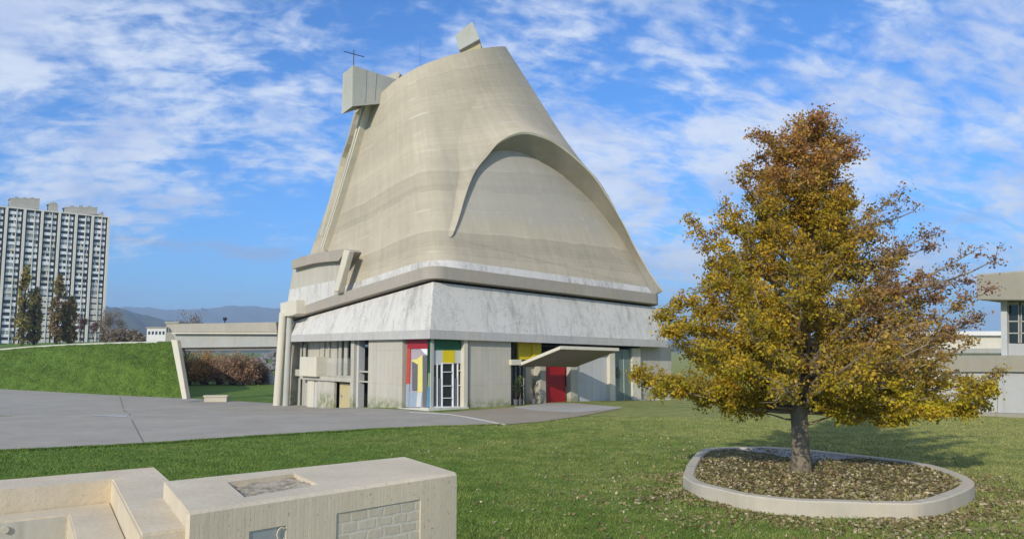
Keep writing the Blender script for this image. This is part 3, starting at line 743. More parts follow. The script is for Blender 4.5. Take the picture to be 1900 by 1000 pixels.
# roof lights
T0 = at_y(655, 121.5, 57); B0 = at_y(653.5, 198, 57); pn = NR
T1 = on_plane(742, 152, T0, pn); B1 = on_plane(712, 183, B0, pn); pl_ = NL
T2 = on_plane(636, 137, T0, pl_); B2 = on_plane(633.5, 213.5, B0, pl_); d_ = (T2-T0)
ext = U*1.5
mb = MB(); mb.hexa([B0, B1+ext, T1+ext, T0], [B2, B1+ext+(B2-B0)+V((0, 0, 2.6)), T1+ext+(T2-T0), T2]); lb = mb.build('light_box', M['greypipe'], church, bevel=.02); tag(lb, 'long light box at the upper left of the roof carrying the cross')
mb = MB()
for k, kb in ((.29, .42), (.5, .72)):
    a = T0.lerp(T1, k); b = B0.lerp(B1, kb); mb.hexa([b+NR*.004-U*.02, b+NR*.004+U*.02, a+NR*.004+U*.02, a+NR*.004-U*.02], [b-NR*.02-U*.02, b-NR*.02+U*.02, a-NR*.02+U*.02, a-NR*.02-U*.02])
mb.build('joint', M['mgrey'], lb)
mb = MB(); c = T0+U*.15+(T2-T0)*.12; top_ = at_y(657, 93, c.y).z
mb.tube([c-V((0, 0, .2)), V((c.x, c.y, top_))], .035, 6); zb_ = at_y(657, 101, c.y).z; mb.tube([V((c.x, c.y, zb_))-U*.85, V((c.x, c.y, zb_))+U*.9], .035, 6); mb.build('cross', M['iron'], church)
f4 = [at_y(844.5, 66, 60), at_y(876, 40.5, 60.4), at_y(890, 73, 60.2), at_y(852, 94, 59.8)]
bk = V((.25, 2.4, .1)); mb = MB(); mb.hexa([f4[3], f4[2], f4[1], f4[0]], [p+bk for p in (f4[3]+V((.15, 0, -.5)), f4[2]+V((0, 0, -.4)), f4[1], f4[0])]); lb = mb.build('light_box', M['greypipe'], church, bevel=.02); tag(lb, 'small tilted light box on the peak of the roof')
mb = MB(); a, b, c, d_ = at_y(854, 93, 60.1), at_y(890, 76, 60.5), at_y(893, 90, 60.5), at_y(862, 99, 60.1)
mb.hexa([a, b, c, d_], [p+V((.1, 1.6, -.2)) for p in (a, b, c, d_)]); mb.build('yellow_lining', M['ochre'], lb)
a, b, c, d_ = at_y(716, 141, 62), at_y(739, 133, 62), at_y(742, 138, 62), at_y(733, 160, 62); a2 = at_y(710, 160, 62)
mb = MB(); mb.prism([a2, d_, c, b, a], (0.3, 1.6, 0)); mb.build('roof_upstand', M['wall'], church)
c = at_y(780, 112, 62.5); mb = MB(); mb.tube([c-V((0, 0, 2)), V((c.x-.05, c.y, at_y(778, 72, 62.5).z))], .009, 5); mb.build('lightning_rod', M['iron'], church)

# ------------------------------------------------------------------ footbridge to the embankment
PB = at_y(326, 640, 71); PE = C0+W*(L-1.0)+NL*.1; PE.z = PB.z; bd = (PE-PB); bd.z = 0; bn = V((bd.y, -bd.x, 0)).normalized()
if bn.y > 0: bn = -bn
def BP(px, py, off=0): return on_plane(px, py, PB+bn*off, bn)
br = thing('footbridge', (PB.x, PB.y, 0), 'low grey concrete footbridge running from the grassy bank to the church', 'footbridge')
mb = MB(); mb.prism([BP(307, 601, .4), BP(512, 597.5, .4), BP(514, 616.5, .4), BP(320, 616.5, .4), BP(317, 611, .4)], -bn*4.2); mb.build('parapet', M['bridge'], br, bevel=.03)
mb = MB(); mb.prism([BP(318, 616.8, .55), BP(514, 617, .55), BP(514, 619.5, .55), BP(319, 619, .55)], -bn*4.6); mb.build('ledge', M['cream'], br)
mb = MB(); mb.prism([BP(321, 619, .1), BP(514, 619.5, .1), BP(514, 643, .1), BP(332, 645, .1)], -bn*3.4); mb.build('beam', M['bridgegrey'], br)
mb = MB(); mb.prism([BP(332, 645.1, -.25), BP(514, 643.1, -.25), BP(514, 649, -.25), BP(333, 650, -.25)], -bn*2.6); mb.build('soffit_shade', M['soffit'], br)  # dark strip standing in for the shade along the beam's underside
mb = MB(); mb.prism([BP(317, 630, .5), BP(328.5, 631, .5), BP(346.5, 740, .5), BP(338, 740, .5)], -bn*.45); mb.build('wing_wall', M['cream'], br, bevel=.02)
p = BP(417, 600, -1.5); mb = MB(); mb.tube([p-V((0, 0, .2)), p+V((0, 0, .25)), p+V((0, 0, .27)), p+V((0, 0, .55))], [.05, .05, .17, .2], 8)
tag(mb.build('lamp', M['iron']), 'small dark lamp standing on the parapet of the footbridge', 'lamp')
# bench stone
a = on_ground(399, 746); mb = MB()
mb.box(a+V((-1.0, 0, -.1)), (2.0, .1, 0), (-.05, .7, 0), (0, 0, .55)); mb.box(a+V((-1.08, -.06, .45)), (2.16, .1, 0), (-.05, .82, 0), (0, 0, .16))
tag(mb.build('stone_bench', M['curb'], bevel=.02), 'small pale stone bench on the grass beneath the footbridge', 'bench')

# ------------------------------------------------------------------ foliage helpers
def cloud(n, fn):
    return np.array([fn() for _ in range(n)])
def shrub(name, base, h, w, n, cols, label, cat, group, leaf=.22, trunkmat='darkbark', twig=26, squeeze=.5, fill=.3):
    t = thing(name, base, label, cat, group); mb = MB(); tips = []
    for k in range(twig):
        a = random.uniform(0, 6.28); rr_ = w*.5*math.sqrt(random.random()); zz = h*random.uniform(.14, .98)*(1-.35*(rr_/(w*.5))**2)
        p = V(base); e = p+V((rr_*math.cos(a), rr_*math.sin(a)*squeeze*1.6, zz)); m_ = p.lerp(e, .5)+V((random.uniform(-.1, .1)*w*.3, 0, h*.1))
        mb.tube([p+V((random.uniform(-.1, .1)*w, random.uniform(-.1, .1)*w, -.15)), m_, e], [h*.012+.015, h*.008+.01, .008], 4); tips.append((m_, e))
    mb.build('stem', M[trunkmat], t)
    P = []; C = []
    per_ = n//len(tips)
    for m_, e in tips:
        cc = np.array(random.choice(cols))*random.uniform(.75, 1.25)
        tt = rng.uniform(.0, 1.1, per_)[:, None]; q = np.array(m_)*(1-tt)+np.array(e)*tt
        q = q+rng.normal(size=(per_, 3))*np.array([w*.085, w*.07, h*.07]); q[:, 2] = np.maximum(q[:, 2], base[2]+.05)
        P.append(q); C.append(cc*rng.uniform(.6, 1.4, (per_, 1)))
    P = np.concatenate(P); C = np.concatenate(C)
    npmesh('foliage', leaf_quads(P, leaf), 4, M['leaf'], t, np.clip(C, 0, 1), base)
    return t
def bare_tree(base, h, w, label, group, seed, mat='darkbark', leaf=0, col=(.12, .06, .04), fork=5, name='bare_tree'):
    rnd = random.Random(seed); t = thing(name, base, label, 'tree', group); mb = MB(); ends = []
    def grow(p, d, ln, r, lv):
        pts = [p]; rad = [r]; dd = d.copy()
        for k in range(3):
            dd = (dd+V((rnd.uniform(-.16, .16), rnd.uniform(-.16, .16), .06))).normalized(); p = p+dd*ln/3; pts.append(p); rad.append(r*(1-.17*(k+1)))
        mb.tube(pts, rad, 5 if lv < 2 else 3)
        if lv >= 4: ends.append(p); return
        for k in range(3 if lv else fork):
            s_ = rnd.uniform(.35, 1); q = pts[0].lerp(pts[-1], s_); ax = V((rnd.uniform(-1, 1), rnd.uniform(-1, 1), rnd.uniform(.1, .9)))
            nd = (dd*.8+ax*(w/h*1.5)).normalized(); grow(q, nd, ln*rnd.uniform(.55, .75), r*.5, lv+1)
    grow(V(base)-V((0, 0, .2)), V((0, 0, 1)), h*.42, h*.016, 0)
    mb.build('trunk', M[mat], t)
    if leaf:
        E = np.array([tuple(e) for e in ends]); P = np.repeat(E, leaf, 0)+rng.normal(size=(len(E)*leaf, 3))*h*.03
        c = np.array(col)*rng.uniform(.6, 1.4, (len(P), 1)); npmesh('crown', leaf_quads(P, h*.024), 4, M['leaf'], t, c, base)
    return t

# shrubs seen under the bridge
OR, RB, DK = (.60, .35, .12), (.52, .33, .2), (.40, .28, .18)
cfg = [(352, 103, 5.4, 4.6, [OR, OR, (.26, .14, .04)], 'dense orange-brown shrub next to the leaning end of the footbridge'),
       (385, 105, 5.2, 4.6, [OR, RB], 'rusty orange shrub second from the leaning bridge end'),
       (413, 107, 4.9, 3.6, [DK, RB], 'thin dark brown shrub in the middle of the row under the bridge'),
       (438, 105, 5.0, 4.2, [RB, DK], 'reddish brown shrub fourth from the leaning bridge end'),
       (462, 104, 5.0, 4.2, [RB, (.19, .1, .06)], 'russet shrub fifth from the leaning bridge end'),
       (484, 106, 3.6, 3.0, [DK, (.16, .1, .06)], 'lowest brown shrub beside the grey rubble wall')]
for px, yy, h, w, cs, lab in cfg:
    x = (px-950)/F*yy*1.0; shrub('autumn_shrub', (x, yy, gh(x, yy)), h, w, 5200, cs, lab, 'shrub', 'brown shrubs under the footbridge', .2, twig=60)
x = (492-950)/F*112; b = V((x, 112, gh(x, 112))); mb = MB()
for k in range(60):
    c = b+V((random.uniform(-1.4, 2.4), random.uniform(-.3, .3), random.uniform(0, 4.2))); s_ = random.uniform(.3, .6)
    mb.hexa([c+V((random.uniform(-.1, .1)+dx*s_, -.4, random.uniform(-.1, .1)+dz*s_*.7)) for dx, dz in ((-1, -1), (1, -1), (1, 1), (-1, 1))], [c+V((random.uniform(-.1, .1)+dx*s_, .4, random.uniform(-.1, .1)+dz*s_*.7)) for dx, dz in ((-1, -1), (1, -1), (1, 1), (-1, 1))])
tag(mb.build('rubble_wall', M['rock'], bevel=.05), 'grey rubble stone wall behind the shrubs, close to the church pipes', 'wall')
c = on_ground(492, 712); mb = MB()
rp = [[c+V((1.3*math.cos(a)*math.cos(e)*(1+.18*math.sin(3*a+e)), .9*math.sin(a)*math.cos(e), 1.5*max(0, math.sin(e))*(1+.1*math.cos(2*a)))) for a in np.linspace(0, 6.28, 13)[:-1]] for e in np.linspace(0, 1.45, 6)]
mb.grid(rp, closed=True); mb.add(rp[-1], [tuple(range(12))]); tag(mb.build('boulder', M['pavilpale']), 'pale boulder on the far lawn in front of the rubble wall', 'boulder')

# ------------------------------------------------------------------ apartment tower
TA = at_y(-75, 632, 293); TB = at_y(190, 632, 324); TA.z = TB.z = 4.0
td = (TB-TA); td.z = 0; tn = V((td.y, -td.x, 0)).normalized(); tu = td.normalized()
if tn.dot(EYE-TA) < 0: tn = -tn
def TP(px, py, off=0): return on_plane(px, py, TA+tn*off, tn)
zt_ = TP(150, 399).z; TL = td.length; zb_ = 4.0
tw = thing('apartment_tower', TA, 'tall grey apartment block of white panels and dark loggias, far left', 'apartment block')
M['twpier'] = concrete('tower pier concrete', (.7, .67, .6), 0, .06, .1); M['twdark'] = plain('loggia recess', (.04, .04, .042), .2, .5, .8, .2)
M['twlow'] = concrete('tower base concrete', (.42, .4, .34), 0, .1, .1)
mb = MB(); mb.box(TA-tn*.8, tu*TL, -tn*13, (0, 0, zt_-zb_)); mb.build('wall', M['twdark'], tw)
mb = MB(); NB = 8; bw = TL/NB
for k in range(NB+1):
    mb.box(TA+tu*(k*bw-.45)-tn*.85, tu*.9, tn*.95, (0, 0, zt_-zb_+.3)); 
    if k < NB: mb.box(TA+tu*((k+.56)*bw-.14)-tn*.85, tu*.28, tn*.75, (0, 0, zt_-zb_))
mb.box(TA+V((0, 0, zt_-zb_))-tn*14, tu*TL, tn*14.05, (0, 0, .5))
mb.box(TA+tu*(TL+.0)-tn*13.8, tu*.4, tn*13.5, (0, 0, zt_-zb_+.3))
mb.build('pier', M['twpier'], tw)
rows_ = 23; rh = (zt_-zb_)/rows_
wm = [M['twpier'], M['whitep'], M['glass'], plain('grey loggia panel', (.33, .34, .34), .1, .4, .7, .2), plain('cream loggia panel', (.6, .57, .5), .1, .4, .7, .2), plain('blind panel', (.5, .52, .52), .1, .4, .7, .2)]
cells = []
for r_ in range(rows_):
    for k in range(NB):
        for h_ in (0, 1):
            x0 = k*bw+(.95 if h_ == 0 else .56*bw+.2); x1 = (k+.56)*bw-.2 if h_ == 0 else (k+1)*bw-1.1
            cells.append((r_, k, x0, x1))
def cell(mb, r_, k, x0, x1):
    z0 = r_*rh; w = x1-x0; low_ = r_ < 9 and k % 3 == 1
    m = random.choice([1, 1, 1, 1, 4, 5]); d_ = -.45+random.choice([0, -.12, .12])
    z1 = random.choice([.5, .5, .42, .6])
    if low_: m = 4; z1 = .75
    mb.box(TA+tu*x0+tn*d_+V((0, 0, z0+.1)), tu*w, -tn*.3, (0, 0, rh*z1), m)
    mb.box(TA+tu*(x0+.1)+tn*(d_-.2)+V((0, 0, z0+.1+rh*z1)), tu*(w-.2), -tn*.1, (0, 0, rh*(.93-z1)), random.choice([2, 2, 2, 2, 3]))
    if random.random() < .5: mb.box(TA+tu*(x0+w*random.uniform(.2, .7))+tn*(d_-.15)+V((0, 0, z0+.1+rh*z1)), tu*(w*.25), -tn*.1, (0, 0, rh*(.9-z1)), 4)
inview = [c for c in cells if c[1] >= 2]; ncell = 0; rest = MB()
inview.sort(key=lambda c: (c[1], -c[0]))
for i, c in enumerate(cells):
    pass
sel = set(id(c) for c in inview[:100])
for c in cells:
    if id(c) in sel:
        b = MB(); cell(b, *c); b.build('window', wm, tw, recalc=False)
    else: cell(rest, *c)
o = rest.build('windows', wm, tw, recalc=False); o['kind'] = 'stuff'
for (x0, x1, y0, y1, off) in ((17, 72, 370, 384, -4), (90, 107, 378, 396, -4), (120, 180, 387, 402, -4), (185, 193, 396, 406, -2), (-60, -10, 360, 376, -4)):
    a, b = TP(x0, 400, off), TP(x1, 400, off); mb = MB(); za = zt_+.3; zz = TP((x0+x1)/2, y0, off).z
    mb.box(V((a.x, a.y, za)), b-a, -tn*5, (0, 0, max(1.2, zz-za)-.5)); mb.box(V((a.x, a.y, max(za+1.2, zz)-.5))-tu*.4, (b-a)*1.04, -tn*5, (0, 0, .4))
    for k in range(3): mb.box(V((a.x, a.y, max(za+1.2, zz)-.1))+(b-a)*(.15+.27*k), (b-a)*.12, -tn*2, (0, 0, random.uniform(.4, 1.0)))
    mb.build('plant_room', M['twlow'], tw)

# trees at its foot
def poplar(px, ytop, w_, dY, cols, label):
    b = plat(px, dY); Yb = b.y; h = (632-ytop)/F*Yb; w = w_/F*Yb*.8
    t = thing('poplar_tree', b, label, 'tree', 'columnar trees at the foot of the apartment tower'); mb = MB(); mb.tube([b-V((0, 0, .3)), b+V((0, 0, h*.5)), b+V((0, 0, h*.97))], [.3, .2, .03], 6)
    P = []; C = []
    for k in range(70):
        z = h*random.uniform(.04, 1); r_ = w*.5*math.sin(min(1, (1-z/h)*2.2)*1.57)**.8; a = random.uniform(0, 6.28); e = b+V((r_*math.cos(a)*random.uniform(.5, 1), r_*math.sin(a), z))
        mb.tube([b+V((0, 0, max(.3, z-r_*2.0))), e], [.07, .02], 3); n = 34
        P.append(np.array(e)+rng.normal(size=(n, 3))*np.array([w*.08, w*.08, h*.03])); C.append(np.array(random.choice(cols))*random.uniform(.7, 1.3)*rng.uniform(.7, 1.3, (n, 1)))
    mb.build('trunk', M['darkbark'], t); P = np.concatenate(P); P[:, 2] = np.maximum(P[:, 2], b.z+.2)
    npmesh('crown', leaf_quads(P, .55), 4, M['leaf'], t, np.concatenate(C), b)
YO, BR = (.40, .33, .09), (.34, .23, .11)
poplar(40, 492, 30, 62, [YO, YO, (.15, .12, .04)], 'tallest narrow yellow-green tree before the apartment tower')
poplar(62, 530, 24, 66, [BR, YO], 'shorter brown-olive narrow tree just right of the tall yellow-green one')
poplar(104, 508, 30, 60, [(.27, .22, .07), BR], 'dark olive narrow tree before the middle of the tower')
poplar(128, 548, 26, 64, [(.3, .24, .08), BR], 'low bushy olive tree between the dark narrow tree and the red shrubs')
for i, (px, yt, w, dY, col, lab) in enumerate([(150, 575, 20, 58, (.2, .075, .05), 'reddish half bare tree at the tower foot, left one of the red pair'), (174, 582, 20, 57, (.19, .08, .06), 'reddish half bare tree beneath the right edge of the tower')]):
    b = plat(px, dY); bare_tree(b, (632-yt)/F*b.y, w/F*b.y, lab, 'red trees at the tower foot', 30+i, leaf=14, col=col, name='red_tree')
for i, (px, yt, w, dY, lab) in enumerate([(203, 556, 34, 55, 'taller bare grey tree just right of the apartment tower'), (228, 580, 30, 60, 'bare brownish tree right of the tower, second from it'), (346, 586, 18, 75, 'bare tree poking up above the footbridge parapet'), (188, 572, 26, 70, 'slim bare tree against the right edge of the tower')]):
    if px < 300: b = plat(px, dY)
    else: b = V((( px-950)/F*130, 130, -.9))
    bare_tree(b, ((632 if px < 300 else 712)-yt)/F*b.y, w/F*b.y*1.6, lab, 'bare trees by the apartment tower', 50+i, 'bark', leaf=7, col=(.30, .23, .18), fork=8)
GY = [(.32, .26, .2), (.28, .22, .17), (.36, .28, .2)]
for px, yt, w, dY, lab in ((196, 596, 26, 50, 'leafless brown bush close to the tower corner'), (216, 604, 28, 48, 'rounded leafless bush, second right from the tower corner'), (236, 602, 28, 52, 'leafless grey-brown bush in the middle of the thicket'), (254, 607, 26, 50, 'leafless bush left of the white shed'), (270, 614, 22, 46, 'smallest leafless bush in front of the white shed')):
    b = plat(px, dY); shrub('bare_shrub', tuple(b), (634-yt)/F*b.y, w/F*b.y, 1500, GY, lab, 'shrub', 'leafless bushes right of the tower', .32, 'bark', twig=40)
# white sheds and hills far off
for (x0, x1, y0, y1, Y, lab) in ((271, 306, 609, 632, 420, 'long low white shed beyond the bare trees'), (306, 330, 600, 632, 300, 'small grey building behind the start of the footbridge')):
    a = at_y(x0, y1+14, Y); b = at_y(x1, y1+14, Y); z = at_y(x0, y0, Y).z; zz = a.z
    t = thing('shed', a, lab, 'shed'); mb = MB(); mb.box(a, b-a, (0, 8, 0), (0, 0, z-zz)); mb.build('wall', M['plaster'] if Y > 400 else M['pavil'], t)
    mb = MB(); mb.box(V((a.x-.4, a.y-.4, z)), (b-a)+V((.8, 0, 0)), (0, 9, 0), (0, 0, .7)); mb.build('roof', M['bridge'], t)
    for k in range(5):
        mb = MB(); mb.box(V((a.x, a.y-.04, z-3.4))+(b-a)*(.07+.19*k), (b-a)*.12, (0, .08, 0), (0, 0, 1.8)); mb.build('window', M['glass'], t)
def ridge(name, pts, Y, depth, extra):
    mb = MB(); cols = []; px = np.array(pts, float)
    for x in np.arange(px[0, 0], px[-1, 0]+.1, 5):
        y = np.interp(x, px[:, 0], px[:, 1])+.7*math.sin(x*.13)+.5*math.sin(x*.31+1)+.35*math.sin(x*.83+2); top_ = at_y(x, y, Y); c = []
        for t in np.linspace(0, 1, 14):
            c.append(V((top_.x*(1-(1-t)*depth/Y), Y-(1-t)*depth, -12+(top_.z+12)*(t**.8)*(1+.10*math.sin(x*.09+t*7)*(1-t)*t*4))))
        c.append(V((top_.x*1.15, Y+depth*.6, top_.z*.6))); c.append(V((top_.x*1.3, Y+depth*1.2, -12)))
        cols.append(c)
    mb.grid(cols); tag(mb.build(name, M['hill'], smooth=True), kind='structure')
ridge('near_hill', [(-700, 600), (-300, 575), (0, 560), (150, 561), (190, 567), (215, 570), (250, 580), (300, 592), (350, 602), (420, 614), (520, 628), (800, 640), (1300, 642), (1900, 640), (2600, 620)], 2600, 900, 0)
ridge('far_hills', [(-700, 575), (-200, 580), (160, 575), (240, 569), (280, 571), (320, 575), (380, 573), (430, 567), (470, 568), (520, 573), (700, 590), (1000, 610), (1500, 625), (2200, 620), (2600, 610)], 6200, 1500, 0)

# ------------------------------------------------------------------ pavilion on the right and low buildings behind the tree
QA = at_y(1790, 770, 46.5); QD = V((.66, -.75, 0)).normalized(); qn = V((-QD.y*-1, 0, 0)); qn = V((QD.y, -QD.x, 0)).normalized()
if qn.dot(EYE-QA) < 0: qn = -qn
def QP(px, py, off=0): return on_plane(px, py, QA+qn*off, qn)
pv = thing('pavilion', (QA.x, QA.y, 0), 'grey concrete pavilion with a deep flat roof slab, at the right edge', 'pavilion')
def qpoly(name, pts, off, dep, m, parent=pv, bevel=0):
    mb = MB(); mb.prism([QP(x, y, off) for x, y in pts], -qn*dep); return mb.build(name, M[m], parent, bevel=bevel)
qpoly('roof', [(1812, 511), (2040, 494), (2040, 558), (1812, 556)], 1.3, 9, 'pavil', bevel=.03)
qpoly('roof_cap', [(1813, 508.5), (2040, 491), (2040, 494), (1813, 511)], 1.2, 8.8, 'bridgegrey')
qpoly('column', [(1856.5, 556), (1868, 556), (1869, 660), (1858, 660)], .1, .5, 'greywall')
qpoly('rear_wall', [(1869, 550), (2050, 550), (2050, 665), (1869, 665)], -.4, .3, 'pavil')
qpoly('side_wall', [(1869, 560), (1872, 560), (1872, 662), (1869, 662)], -.7, 6, 'pavil')
for (x0, x1) in ((1869, 1891), (1894, 1930), (1933, 1970)):
    wo = qpoly('window', [(x0, 562), (x1, 561), (x1, 637), (x0, 635)], -.3, .06, 'glass')
    mb = MB()
    for q in ([(x0, 561), (x1, 560), (x1, 565), (x0, 566)], [(x0, 595), (x1, 595), (x1, 597), (x0, 597)], [(x0, 617), (x1, 617), (x1, 619), (x0, 619)], [(x0, 562), (x0+1.6, 562), (x0+1.6, 636), (x0, 636)], [(x1-2, 562), (x1, 562), (x1, 636), (x1-2, 636)]): mb.prism([QP(x, y, -.22) for x, y in q], -qn*.1)
    mb.build('frame', M['greypipe'], wo)
qpoly('spandrel', [(1869, 637), (2050, 640), (2050, 662), (1869, 660)], -.15, .2, 'pavilpale')
qpoly('terrace', [(1736, 660), (2050, 658), (2050, 693), (1878, 690), (1736, 690)], .4, 8, 'pavil', bevel=.02)
qpoly('wall', [(1738, 690), (1850, 690.5), (1850, 765), (1738, 763)], .2, 7, 'pavilpale')
qpoly('wall', [(1851, 690.5), (2050, 694), (2050, 772), (1851, 765)], .2, 7, 'pavilpale')
qpoly('plinth', [(1738, 764), (1850, 766), (2050, 774), (2050, 786), (1850, 774), (1738, 771)], .6, 8, 'pavil')
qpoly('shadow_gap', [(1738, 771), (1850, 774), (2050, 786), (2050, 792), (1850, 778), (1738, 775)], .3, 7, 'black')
# low white hall behind the tree
a = V((22, 82, -.3)); t = thing('hall', a, 'long low white hall standing behind the autumn tree', 'hall'); x0, x1 = (1470-950)/F*82, (1880-950)/F*82
mb = MB(); mb.box(V((x0, 82, -1)), (x1-x0, 0, 0), (0, 10, 0), (0, 0, at_y(1500, 655, 82).z+1)); mb.build('wall', M['plaster'], t)
mb = MB(); mb.box(V((x0-.5, 81.5, at_y(1500, 655, 82).z)), (x1-x0+1, 0, 0), (0, 11, 0), (0, 0, .5)); mb.build('roof', M['bridgegrey'], t)
mb = MB(); xu = (1740-950)/F*84; mb.box(V((xu, 84, at_y(1500, 655, 82).z+.45)), ((1885-950)/F*84-xu, 0, 0), (0, 7, 0), (0, 0, 1.5)); mb.build('upper_storey', M['cream'], t)
mb = MB(); mb.box(V((xu-.5, 83.5, at_y(1500, 655, 82).z+1.9)), ((1885-950)/F*84-xu+1, 0, 0), (0, 8, 0), (0, 0, .45)); mb.build('upper_roof', M['plaster'], t)
for k in range(9):
    mb = MB(); xx = x0+1+k*2.5; mb.box(V((xx, 81.94, 1.2)), (1.5, 0, 0), (0, .1, 0), (0, 0, 1.5)); mb.build('window', M['glass'] if k % 3 else M['mgrey'], t)
mb = MB(); c = V(((1594-950)/F*80, 80, 0)); mb.box(c+V((-1.1, 0, -.5)), (2.2, 0, 0), (0, 1.2, 0), (0, 0, 5.4)); mb.box(c+V((-1.25, -.1, 4.7)), (2.5, 0, 0), (0, 1.4, 0), (0, 0, .35))
tag(mb.build('kiosk', M['crim'], bevel=.03), 'dark red kiosk glimpsed through the lower branches of the tree', 'kiosk')
a, b = on_ground(1590, 776), on_ground(1640, 778); mb = MB(); mb.box(a+V((0, 0, -.1)), b-a, (.3, 1.5, 0), (0, 0, .3)); mb.box(a+V((-.05, -.05, .2)), (b-a)*1.05, (.32, 1.62, 0), (0, 0, .1))
tag(mb.build('stone_slab', M['plaster'], bevel=.02), 'low flat white slab lying on the lawn beyond the tree', 'slab')

# ------------------------------------------------------------------ planter and tree
outpx = [(1267, 882), (1274, 862), (1287, 844), (1303, 833), (1335, 829), (1380, 828), (1429, 828), (1520, 835), (1619, 846), (1714, 858), (1777, 876), (1807, 892), (1797, 906), (1758, 922), (1730, 929), (1698, 933), (1640, 933), (1587, 931), (1486, 928), (1392, 919), (1335, 907), (1287, 895)]
ZT = .36
rgp = curve(outpx+[outpx[0]], 100)[:-1]; OUT = [on_z(p[0], p[1], ZT) for p in rgp]
NPL = len(OUT); CE = sum(OUT, V((0, 0, 0)))/NPL
INN = []
for i in range(NPL):
    t = (OUT[(i+1) % NPL]-OUT[i-1]).normalized(); n = V((t.y, -t.x, 0))
    if n.dot(CE-OUT[i]) < 0: n = -n
    INN.append(OUT[i]+n*.30)
pt = thing('tree_planter', (CE.x, CE.y, 0), 'low curved concrete planter ring filled with fallen leaves round the tree', 'planter')
rings = []
for i in range(NPL):
    o_, n_ = OUT[i], INN[i]; bz = .012*math.sin(i*.9); d_ = (n_-o_).normalized()
    rings.append([V((o_.x, o_.y, -.3)), V((o_.x, o_.y, ZT-.03)), o_+d_*.03+V((0, 0, bz*.3)), n_-d_*.03+V((0, 0, bz*.3)), V((n_.x, n_.y, ZT-.03)), V((n_.x, n_.y, -.3))])
mb = MB(); mb.sweep(rings, closed=True); mb.build('curb', M['curb'], pt)
for q in (4, 17, 30, 44, 58, 66, 74, 86):
    o_, n_ = OUT[q], INN[q]; d_ = (n_-o_).normalized(); t_ = V((-d_.y, d_.x, 0))*.007; o2 = o_-d_*.004; n2 = n_+d_*.004
    b = MB(); b.hexa([V((p.x, p.y, -.2)) for p in (o2-t_, o2+t_, n2+t_, n2-t_)], [V((p.x, p.y, ZT+.005)) for p in (o2+d_*.03-t_, o2+d_*.03+t_, n2-d_*.03+t_, n2-d_*.03-t_)]); b.build('joint', M['mgrey'], pt)
TREE = on_z(1487, 876, .33)
def soilz(x, y): return ZT-.07+.06*math.exp(-((x-TREE.x)**2+(y-TREE.y)**2)/2)
mb = MB(); rr = []
for f in np.linspace(1, .02, 14): rr.append([V((CE.x+(p.x-CE.x)*f, CE.y+(p.y-CE.y)*f, 0)) for p in INN])
for row in rr:
    for p in row: p.z = soilz(p.x, p.y)
mb.grid(rr, closed=True); mb.build('soil', M['soil'], pt, smooth=True)
mb = MB(); gp = [(1340, 831.5), (1380, 830.5), (1429, 830.5), (1520, 837.5), (1600, 847), (1560, 852), (1510, 858), (1470, 851), (1420, 840), (1370, 834.5)]
gv = [on_z(x, y, ZT-.06) for x, y in gp]; gv = [V((p.x, p.y, soilz(p.x, p.y)+.012)) for p in gv]; mb.add(gv, [tuple(range(len(gv)))]); mb.build('grit_patch', M['gravel'], pt)
tree = thing('autumn_tree', TREE, 'broad autumn tree with gold, olive and rust leaves in the planter', 'tree')
TS = TREE.y*1.0/F
def tpos(px, py, dy=0):
    p = at_y(px, py, TREE.y+dy); return p
axis = [(1487, 880), (1486, 840), (1484, 800), (1482, 760), (1486, 710), (1492, 650), (1494, 590), (1496, 520), (1500, 440), (1505, 360), (1510, 280), (1513, 226)]
AX = [tpos(*p) for p in axis]; AX[0] = TREE-V((0, 0, .25))
arad = [.34, .25, .225, .235, .19, .15, .12, .095, .07, .05, .03, .012]
mb = MB(); mb.tube(AX, arad, 14)
def axat(z):
    for i in range(len(AX)-1):
        if AX[i].z <= z <= AX[i+1].z: return AX[i].lerp(AX[i+1], (z-AX[i].z)/(AX[i+1].z-AX[i].z)), arad[i]
    return AX[-1], .012
env = [(214, 1504, 1522), (236, 1456, 1538), (250, 1420, 1556), (290, 1388, 1566), (330, 1360, 1580), (360, 1322, 1588), (400, 1290, 1598), (440, 1268, 1625), (480, 1250, 1690), (520, 1242, 1735), (560, 1238, 1770), (600, 1230, 1790), (640, 1222, 1808), (680, 1205, 1828), (710, 1200, 1832), (740, 1245, 1815)]
ey = [e[0] for e in env]; el = [e[1] for e in env]; er = [e[2] for e in env]
LP_, LC_ = [], []
def leafcolor(px, py, q):
    rust, gold, olive, lime, plum = (.43, .20, .085), (.60, .36, .018), (.35, .285, .022), (.58, .49, .03), (.33, .165, .11)
    w = np.array([max(0, (370-py)/80), .8, 1.0, max(0, (py-560)/120)*(1 if 1480 < px else .55), max(0, (px-1585)/70)*max(0, min(1.4, (715-py)/70))*1.1])
    w[0] = w[0]*3+.12; w[4] *= 1.6; w[2] += .35*(py > 480)*(px < 1600)
    if 1470 < px < 1640 and 600 < py < 720: w[0] += .8
    w = w*rng.uniform(.05, 1., 5)**1.3; w /= w.sum()
    return (w[:, None]*np.array([rust, gold, olive, lime, plum])).sum(0)
